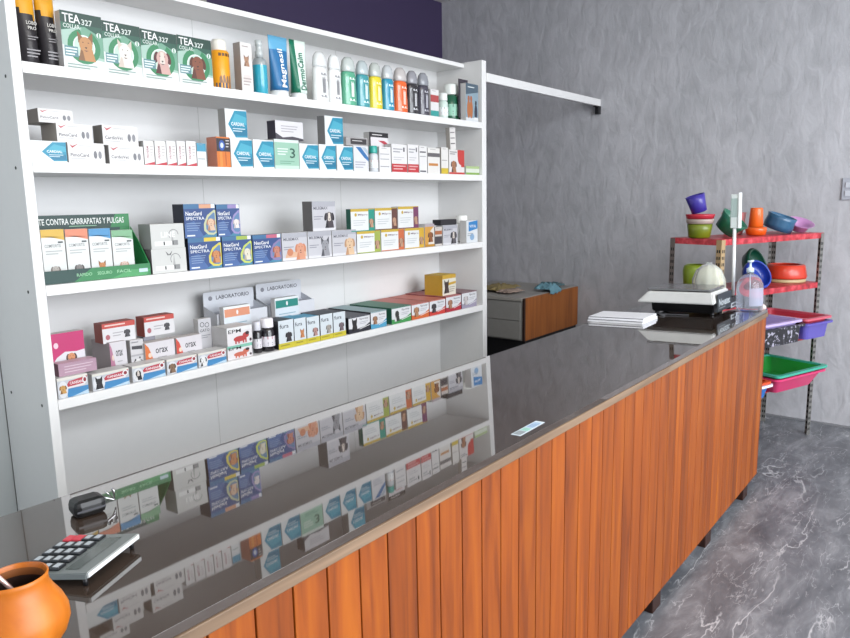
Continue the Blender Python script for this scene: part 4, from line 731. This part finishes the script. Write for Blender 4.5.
# sticker
m = MB(); T = Matrix.Translation((.52, -1.598, ZC)) @ Matrix.Rotation(math.radians(1.5), 4, 'Z')
m.box(-.07, -.014, 0, .07, .014, .0008, mat('C8D4DC', .4), T=T)
m.box(-.064, -.011, .0008, -.03, .011, .0010, mat('8A9298', .4), T=T); m.box(-.026, -.011, .0008, .0, .011, .0010, mat('8FC0B4', .4), T=T); m.box(.004, -.011, .0008, .058, .011, .0010, mat('A4BCD4', .4), T=T)
for i in range(3): m.box(.008, -.008+.006*i, .001, .05-.006*i, -.006+.006*i, .0012, mat('6E88A8', .5), T=T)
tag(m.build('counter_sticker'), 'pale blue and green sticker strip on the glass near the front edge', 'sticker')
# weighing scale
SCX0, SCX1, SCY0, SCY1 = 2.555, 2.86, -1.49, -1.09
WS = empty('counter_scale', (2.7, -1.29, ZC), label='white and black shop scale with a flat platform and a display on a pole', cat='scale')
def sp(name, fn, par=WS):
    m = MB(); fn(m); o = m.build(name, par); o.location = (-2.7, 1.29, -ZC) if par is WS else (0, 0, 0); return o
def frustum(m, a, z0, b_, z1, mt, bev=.004, front=None):
    t = bmesh.new(); v = [t.verts.new((a[i], a[j], z0)) for i, j in ((0, 1), (2, 1), (2, 3), (0, 3))]+[t.verts.new((b_[i], b_[j], z1)) for i, j in ((0, 1), (2, 1), (2, 3), (0, 3))]
    fs = [t.faces.new(v[:4][::-1]), t.faces.new(v[4:])]+[t.faces.new((v[i], v[(i+1) % 4], v[4+(i+1) % 4], v[4+i])) for i in range(4)]
    for f in t.faces: f.material_index = m.mi(mt)
    if bev: bmesh.ops.bevel(t, geom=t.edges[:], offset=bev, segments=2, affect='EDGES')
    m.merge(t)
WB = mat('C9C9C7', .4)
sp('scale_base', lambda m: frustum(m, (2.675, -1.455, 2.86, -1.13), 1.012, (2.66, -1.455, 2.86, -1.13), 1.074, mat('141417', .35), .006))
sp('scale_body', lambda m: frustum(m, (SCX0, SCY0, SCX1, SCY1), 1.0745, (SCX0+.01, SCY0+.012, SCX1-.02, SCY1-.06), 1.133, WB, .006))
sp('weighing_platform', lambda m: (m.box(2.58, -1.465, 1.138, 2.83, -1.14, 1.148, mat('8E8E90', .25, .7), .003), m.box(2.62, -1.44, 1.1335, 2.79, -1.17, 1.1375, BLACK)))
def plate(m):
    T = Matrix.Translation((0, SCY0-.0015, 0)); m.box(2.60, SCY0-.006, 1.03, 2.85, SCY0-.001, 1.122, mat('20262A', .35), .002)
    d = Deco(m, 2.60, 1.03, .25, .092, y=SCY0-.006); d.T(.10, .3, .78, .42, 'Novatec', 'D4DCE0'); d.lines(.12, .7, .22, 1, .08, '8A9498', .6)
sp('name_plate', plate)
for x in (2.70, 2.84):
    for y in (-1.44, -1.15): sp('foot', lambda m: m.lathe([(0, 1.0005), (.012, 1.0005), (.012, 1.0115), (0, 1.0115)], BLACK, 16, Matrix.Translation((x, y, 0))))
sp('pole_bracket', lambda m: (m.box(2.861, -1.488, 1.012, 2.995, -1.44, 1.075, mat('17171A', .4), .004), m.box(2.87, -1.4892, 1.02, 2.98, -1.4884, 1.045, mat('C8CCD0', .4)), m.box(2.885, -1.4896, 1.026, 2.965, -1.4893, 1.038, mat('3A3E44', .4))))
sp('pole', lambda m: m.tube([(2.968, -1.472, 1.0755), (2.968, -1.472, 1.44)], .009, mat('E4E4E4', .3), 16))
HD = sp('display_head', lambda m: (m.box(2.955, -1.492, 1.4405, 2.98, -1.452, 1.622, mat('CFD6D4', .35), .005), m.box(2.950, -1.503, 1.4405, 2.985, -1.4925, 1.63, mat('F0F0F0', .3), .002)))
m = MB(); m.box(2.9535, -1.488, 1.50, 2.9546, -1.456, 1.60, mat('9FB0AC', .2)); o = m.build('screen', HD)
# cable
pts = []
for i in range(60):
    t = i/59; x = 2.64-.02*t; y = -1.34+.08*t
    if .45 < t < .75: q = (t-.45)/.3*2*PI*1.5; x += .02*math.cos(q)-.02; y += .03*math.sin(q)
    pts.append((x-.0, y+.27*t**2, ZC+.0042+(.004*math.sin(q) if .45 < t < .75 else 0)*0+.0035*(1 if .6 < t < .66 else 0)))
m = MB(); m.tube(pts, .0035, mat('5A5A5E', .35), 8); tag(m.build('power_cable'), 'thin coiled dark cable on the glass between the notebooks and the scale', 'cable')
# sanitizer
SB = empty('pump_bottle', (2.952, -1.561, ZC), label='clear plastic pump bottle of hand gel at the far end of the counter', cat='bottle')
clr = mat('D4DAE6', .08, trans=.85, var=0, ior=1.15, coat=.6)
m = MB(); m.lathe([(0, .002), (.058, 0), (.066, .008), (.067, .03), (.067, .12), (.064, .145), (.052, .172), (.034, .190), (.018, .198), (.016, .205), (0, .206)], clr, 32); m.build('bottle_body', SB)
m = MB()
for k in range(8):
    a0 = -PI+.2+k*.17; a1 = a0+.17; R = .0678
    m.poly([(R*math.cos(q), R*math.sin(q), z) for q, z in ((a0, .03), (a1, .03), (a1, .125), (a0, .125))], mat('B9BCD2', .5, alpha=.55))
m.build('label', SB)
m = MB(); m.lathe([(0, .2063), (.019, .2063), (.019, .226), (.011, .23), (.006, .235), (.006, .258), (.014, .260), (.014, .268), (0, .269)], mat('C9D8E2', .3), 20); m.box(.005, -.006, .258, .055, .006, .268, mat('C9D8E2', .3), .003); m.tube([(0, 0, .2), (.01, .0, .02)], .0025, mat('E4E8EC', .3), 8); m.build('pump', SB)
m = MB(); m.lathe([(0, 0), (.02, 0), (.024, .008), (.022, .02), (.012, .03), (0, .032)], mat('D8C0BC', .6), 16, Matrix.Translation((3.0, -1.608, ZC)), wob=lambda q, z: 1+.15*math.sin(3*q))
tag(m.build('crumpled_tissue'), 'small crumpled pinkish paper at the very corner of the counter top', 'tissue')
# ------------------------------------------------------------------ rack with bowls and trays
RX, RY, RA = 3.15, -1.346, math.radians(-20)
RM = Matrix.Translation((RX, RY, 0)) @ Matrix.Rotation(RA, 4, 'Z')
def rp(s, t, z): return tuple(RM @ Vector((s, t, z)))
RW, RD = 1.055, .36
RK = empty('metal_rack', (RX, RY, 0), RA, label='slotted metal rack with red shelves against the grey plaster wall', cat='rack')
POST, HOLE = mat('8E8C88', .35, .5), mat('141414', .6)
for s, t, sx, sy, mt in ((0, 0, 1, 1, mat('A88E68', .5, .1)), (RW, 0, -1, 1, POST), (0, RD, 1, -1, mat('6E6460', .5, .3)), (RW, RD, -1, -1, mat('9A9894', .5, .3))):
    m = MB(); m.box(min(0, sx*.035), min(0, sy*.002), 0, max(0, sx*.035), max(0, sy*.002), 1.359, mt); m.box(min(0, sx*.002), min(sy*.002, sy*.035), 0, max(0, sx*.002), max(sy*.002, sy*.035), 1.359, mt)
    z = .03
    while z < 1.32:
        for dx in (.012, .026):
            m.box(min(sx*(dx-.004), sx*(dx+.004)), -.0006 if sy > 0 else -.0026, z, max(sx*(dx-.004), sx*(dx+.004)), .0026 if sy > 0 else .0006, z+.018, HOLE)
            m.box(-.0006 if sx > 0 else -.0026, min(sy*(dx-.004), sy*(dx+.004)), z, .0026 if sx > 0 else .0006, max(sy*(dx-.004), sy*(dx+.004)), z+.018, HOLE)
        z += .038
    m.build('post', RK, (s, t, 0))
redm, nt, b = nodes_mat('worn_red_paint'); tc = nd(nt, 'ShaderNodeTexCoord'); n1 = nd(nt, 'ShaderNodeTexNoise', i_Scale=22., i_Detail=6.); nt.links.new(tc.outputs['Object'], n1.inputs[0])
rr = ramp(nt, [(.35, '8E1F28'), (.55, 'C03540'), (.72, 'D86068')]); nt.links.new(n1.outputs[0], rr.inputs[0]); nt.links.new(rr.outputs[0], b.inputs['Base Color']); b.inputs['Roughness'].default_value = .4
for z in (1.362, 1.04, .705, .38):
    m = MB(); a_ = .0025
    lip = .035 if z > .5 else .008
    m.box(a_, a_, z-.002, RW-a_, RD-a_, z, redm); m.box(a_, a_, z-lip, RW-a_, a_+.0015, z-.0021, redm); m.box(a_, RD-a_-.0015, z-.007, RW-a_, RD-a_, z-.0021, redm)
    m.box(a_, a_+.0016, z-lip, a_+.0015, RD-a_-.0016, z-.0021, redm); m.box(RW-a_-.0015, a_+.0016, z-lip, RW-a_, RD-a_-.0016, z-.0021, redm); m.build('shelf', RK)
def bowl(name, s, t, z, prof, c, label, group=None, tilt=0, tdir=0, rough=.35, sx=1, sy=1, c2=None, th=.004, cat='bowl', parts=None):
    root = empty(name, rp(s, t, z), RA, label=label, cat=cat, group=group)
    T = Matrix.Rotation(math.radians(tdir), 4, 'Z') @ Matrix.Rotation(math.radians(tilt), 4, 'X')
    m = MB(); inner = [(max(r-th, .0), zz+(th if i == 0 else 0)) for i, (r, zz) in enumerate(prof)][::-1]
    full = [(0, prof[0][1])]+prof+inner+[(0, inner[-1][1])]
    t_ = bmesh.new(); m.lathe(full, mat(c, rough, coat=.3), 36, T, sx, sy)
    zmin = min(v.co.z for v in m.bm.verts)
    for v in m.bm.verts: v.co.z -= zmin-.0004
    m.build('bowl_body', root)
    if c2:
        m = MB(); r0 = prof[-1][0]; zt = prof[-1][1]; m.lathe([(r0+.0004, zt-.006), (r0+.005, zt-.006), (r0+.005, zt+.003), (r0-th, zt+.003), (r0-th, zt+.0004), (r0+.0004, zt+.0004), (r0+.0004, zt-.006)], mat(c2, rough), 36, T, sx, sy)
        for v in m.bm.verts: v.co.z -= zmin-.0004
        m.build('rim', root)
    return root
P0 = [(.045, 0), (.062, .004), (.068, .03), (.074, .075), (.078, .08)]
ZT = 1.3625
bowl('food_tub', .062, .20, ZT, [(.052, 0), (.062, .006), (.068, .05), (.072, .082)], '6E7A16', 'olive green tub under the red lids at the left end of the rack', cat='tub', group='nested tubs on the rack')
bowl('food_tub', .062, .20, ZT+.0835, [(.060, 0), (.074, .003), (.079, .022), (.080, .028)], 'B8A49C', 'pale pinkish tub nested between the olive tub and the red one', cat='tub', group='nested tubs on the rack')
bowl('food_tub', .062, .20, ZT+.1125, [(.066, 0), (.077, .003), (.082, .022), (.083, .028)], 'B5283A', 'red shallow tub on top of the olive green tub', cat='tub', group='nested tubs on the rack')
bowl('pet_bowl', .055, .20, ZT+.1412, [(.034, 0), (.044, .003), (.050, .06), (.056, .105)], '3A2E90', 'purple bowl standing tilted on top of the red tub', tilt=-18, tdir=57)
bowl('pet_bowl', .22, .15, ZT, [(.05, 0), (.062, .004), (.072, .06), (.090, .10)], '146048', 'dark green bowl leaning tilted beside the stacked tubs on the rack top', tilt=42, tdir=20)
bowl('pet_bowl', .50, .28, ZT, [(.045, 0), (.055, .004), (.064, .05), (.075, .14)], 'D08080', 'pinkish bowl half hidden behind the scale display pole')
OB = [(.040, 0), (.056, .004), (.062, .035), (.060, .05)]
bowl('pet_bowl', .515, .13, ZT, OB, 'DE5A12', 'orange bowl at the bottom of the orange stack behind the scale pole')
bowl('feeding_cup', .51, .13, ZT+.0512, [(.038, 0), (.043, .003), (.036, .11), (.034, .118)], 'E8641A', 'tall orange cup standing in the orange bowl', cat='cup')
bowl('pet_bowl', .765, .15, ZT, [(.066, 0), (.086, .004), (.090, .035), (.086, .07), (.090, .095)], '2A5A7C', 'blue grey bowl tilted on the rack top between the orange cup and the pink bowl', tilt=20, tdir=20, th=.012)
bowl('pet_bowl', .965, .13, ZT, [(.045, 0), (.050, .004), (.062, .035), (.088, .055)], 'B480B0', 'pink lilac bowl tilted at the right end of the rack top', tilt=24, tdir=-20, th=.004)
Z2 = 1.0405
bowl('pet_bowl', .10, .25, Z2, [(.055, 0), (.062, .004), (.070, .12), (.064, .15), (.05, .158)], '7A8E20', 'lime green deep bowl seen between the scale and the rack post')
# cream bundle
BU = empty('cream_bundle', (2.962, -1.345, ZC), math.radians(90), label='cream white rounded bundle in clear plastic standing behind the scale', cat='bundle')
m = MB(); m.lathe([(0, 0), (.05, .0), (.075, .03), (.090, .09), (.086, .16), (.066, .21), (.035, .235), (0, .24)], mat('D2CDB4', .6, var=.2, scale=60), 40, None, .95, .50, wob=lambda q, z: 1+.09*abs(math.sin(q*8+z*20))); m.build('bundle', BU)
m = MB(); m.lathe([(.094, .09), (.090, .163), (.07, .214), (.037, .24), (.014, .247), (.02, .255)], mat('E8ECEC', .1, trans=.7, var=0, ior=1.1), 40, None, .95, .56, wob=lambda q, z: 1+.06*math.sin(q*9)); m.build('clear_wrap', BU)
bowl('pet_bowl', .41, .07, Z2, [(.06, 0), (.08, .004), (.092, .03), (.094, .05), (.088, .065)], '1C3A9C', 'royal blue bowl standing tilted behind the pump bottle on the rack', tilt=62, tdir=-10, th=.01)
bowl('pet_bowl', .63, .235, Z2, [(.08, 0), (.10, .004), (.112, .03), (.125, .055), (.118, .065)], '0F4A38', 'large dark green bowl standing on edge on the middle rack shelf', tilt=68, tdir=10, th=.012)
RB = bowl('pet_bowl', .915, .165, Z2+.0225, [(.105, 0), (.128, .003), (.132, .012), (.118, .085), (.108, .092)], 'CC3A22', 'big glossy red bowl on a beige base at the right of the rack', th=.02)
m = MB(); m.lathe([(0, -.022), (.122, -.022), (.126, -.018), (.126, -.0005), (0, -.0005)], mat('B8A47C', .4), 36); m.build('base_ring', RB)
def tray(name, s0, s1, t0, t1, z0, z1, c, label, group=None, rim=.018, taper=.035, rimc=None, th=.005):
    root = empty(name, rp((s0+s1)/2, (t0+t1)/2, z0), RA, label=label, cat='litter tray', group=group)
    W_, D_, H_ = (s1-s0)/2, (t1-t0)/2, z1-z0
    def rr(wx, wy, z, r=.03, n=5):
        out = []
        for cx, cy, a0 in ((1, 1, 0), (-1, 1, 90), (-1, -1, 180), (1, -1, 270)):
            for k in range(n+1): q = math.radians(a0+90*k/n); out.append((cx*(wx-r)+r*math.cos(q), cy*(wy-r)+r*math.sin(q), z))
        return out
    def loft(m, secs, mt, caps=(True, True)):
        t = bmesh.new(); R_ = [[t.verts.new(p) for p in sec] for sec in secs]
        for a_, b_ in zip(R_, R_[1:]):
            for k in range(len(a_)): f = t.faces.new((a_[k], a_[(k+1) % len(a_)], b_[(k+1) % len(a_)], b_[k]))
        if caps[0]: t.faces.new(R_[0][::-1])
        if caps[1]: t.faces.new(R_[-1])
        for f in t.faces: f.material_index = m.mi(mt)
        m.merge(t)
    mt = mat(c, .35, coat=.2) if isinstance(c, str) else c
    i, o = W_-taper, D_-taper*.8
    m = MB(); loft(m, [rr(i, o, 0), rr(W_-rim-.002, D_-rim-.002, H_-.012), rr(W_-rim-.002-th, D_-rim-.002-th, H_-.012), rr(i-th, o-th, th)], mt); m.build('tray_body', root)
    m = MB(); loft(m, [rr(W_-rim-.0015, D_-rim-.0015, H_-.0115), rr(W_, D_, H_-.014), rr(W_, D_, H_-.001), rr(W_-.003, D_-.003, H_), rr(W_-rim-th, D_-rim-th, H_), rr(W_-rim-th, D_-rim-th, H_-.0115), rr(W_-rim-.0015, D_-rim-.0015, H_-.0115)], mat(rimc, .35) if rimc else mt, (False, False)); m.build('tray_rim', root)
    return root
Z3, Z4 = .7055, .3805
pat, nt, b = nodes_mat('black_and_white_print'); tc = nd(nt, 'ShaderNodeTexCoord'); vo = nd(nt, 'ShaderNodeTexNoise', i_Scale=26., i_Detail=3., i_Distortion=1.5); nt.links.new(tc.outputs['Object'], vo.inputs[0])
rr_ = ramp(nt, [(.5, '1C1C22'), (.56, '2A2A30'), (.62, 'A8A4B4')]); nt.links.new(vo.outputs[0], rr_.inputs[0]); nt.links.new(rr_.outputs[0], b.inputs['Base Color']); b.inputs['Roughness'].default_value = .3
tray('litter_tray', .27, .705, -.13, .32, Z3, Z3+.115, pat, 'black and white printed tray on the third rack shelf, under the lavender one', 'litter trays on the third rack shelf', taper=.03)
tray('litter_tray', .288, .687, -.118, .308, Z3+.052, Z3+.142, 'A898CC', 'lavender tray nested in the black and white printed tray', 'litter trays on the third rack shelf', rim=.02, taper=.05, rimc='BBA8D8')
tray('litter_tray', .71, 1.015, -.13, .32, Z3, Z3+.105, '5A50A8', 'purple blue tray beneath the red one at the right of the third shelf', 'litter trays on the third rack shelf', taper=.035)
tray('litter_tray', .717, 1.008, -.123, .313, Z3+.052, Z3+.135, 'B83848', 'red tray nested in the purple blue tray', 'litter trays on the third rack shelf', rim=.02, taper=.05, rimc='C8586A')
tray('litter_tray', .465, 1.010, -.11, .32, Z4, Z4+.105, 'D0386C', 'pink tray at the bottom of the nested pair on the lowest shelf', 'nested litter trays on the lowest rack shelf', taper=.075, rimc='D0386C')
tray('litter_tray', .46, 1.015, -.118, .323, Z4+.026, Z4+.131, '1E8A34', 'bright green tray with a teal rim, nested in the pink tray', 'nested litter trays on the lowest rack shelf', taper=.095, rimc='3CA890', rim=.022)
tray('litter_tray', .045, .45, -.10, .32, Z4, Z4+.085, '2A68B0', 'blue tray with a white rim beside the counter end, lowest shelf', 'nested litter trays on the lowest rack shelf', taper=.04, rimc='E4E0EC')
tray('litter_tray', .053, .442, -.092, .312, Z4+.028, Z4+.103, 'D8502A', 'orange tray nested in the blue tray', 'nested litter trays on the lowest rack shelf', taper=.06, rimc='D8502A')
# ------------------------------------------------------------------ cabinet in the passage
CB = empty('low_cabinet', (3.53, .17, 0), label='low grey cabinet with a brown wooden side standing in the passage by the grey wall', cat='cabinet')
def cb(name, fn, par=CB):
    m = MB(); fn(m); return m.build(name, par)
cb('plinth', lambda m: m.box(.02, .002, 0, .88, .8, .54, mat('101012', .6)))
cb('carcass', lambda m: m.box(0, .012, .5405, .895, .82, .845, mat('8C8A86', .5), .003))
cb('wooden_side', lambda m: m.box(.014, -.006, .5405, .895, .0115, .868, wood_mat('brown_cabinet_side', ['7A4216', '97561E', 'A8642A'], .5, coat=.1), .002))
cb('side_edge', lambda m: m.box(-.004, -.006, .5405, .0135, .0115, .868, mat('2E1A12', .6)))
cb('cabinet_top', lambda m: m.box(-.012, .012, .8455, .895, .83, .872, mat('A09C96', .45), .004))
for z0, z1 in ((.55, .69), (.695, .835)): cb('drawer', lambda m: m.box(-.008, .03, z0, -.0003, .80, z1, mat('94928E', .5), .002))
# folded things on the cabinet
def cloth(name, cx, cy, z, rx, ry, h, c, label, seed, drop=None):
    t = bmesh.new(); n = 26; g = {}
    for i in range(n+1):
        for j in range(n+1):
            u, v = i/n*2-1, j/n*2-1; p = Vector((u*3+seed, v*3, seed)); k = max(0, 1-max(abs(u), abs(v))**3)
            zz = h*(.35+.65*k)*(.55+.6*abs(noise.noise(p)))+.004
            x = cx+rx*u*(1+.18*noise.noise(p*1.3+Vector((5, 0, 0)))); y = cy+ry*v*(1+.18*noise.noise(p*1.3+Vector((0, 7, 0))))
            if drop and y < drop: zz = .006-(drop-y)*.9*(.8+.3*noise.noise(p)); y = drop-.006-.006*abs(noise.noise(p*2)); 
            g[i, j] = t.verts.new((x, y, z+zz))
    for i in range(n):
        for j in range(n): f = t.faces.new((g[i, j], g[i+1, j], g[i+1, j+1], g[i, j+1])); f.smooth = True
    bmesh.ops.recalc_face_normals(t, faces=t.faces[:]); bmesh.ops.solidify(t, geom=t.faces[:], thickness=.003)
    m = MB(); me = bpy.data.meshes.new('tmp'); m.mi(mat(c, .8, var=.12)); t.to_mesh(me); t.free(); m.bm.from_mesh(me)
    return tag(m.build(name), label, 'cloth')
ZK = .8765
cloth('folded_cloth', 3.86, .62, ZK, .18, .12, .05, '8A7A50', 'olive tan folded cloth on the grey cabinet near the shelf unit', 3.)
cloth('folded_cloth', 3.74, .42, ZK, .10, .07, .035, 'A08C80', 'pale brownish rag in front of the olive cloth on the cabinet', 8.)
cloth('crumpled_cloth', 4.00, .215, ZK, .09, .09, .07, '6E9AA8', 'pale blue crumpled cloth hanging over the brown cabinet side', 5., drop=.158)
cloth('dark_cloth', 4.23, .32, ZK, .09, .09, .05, '4E6A70', 'dark teal cloth on the cabinet right of the pale blue one', 11.)
bpy.context.view_layer.update()
for o in list(COL.objects):
    if o.parent is None and (o in (CA, GO, ST, KE, WS, SB, BU) or o.name.split('.')[0] in ('notebook', 'counter_sticker', 'power_cable', 'crumpled_tissue')): o.matrix_world = KT @ o.matrix_world
for me in [x[0] for x in TXT.values()]: bpy.data.meshes.remove(me)
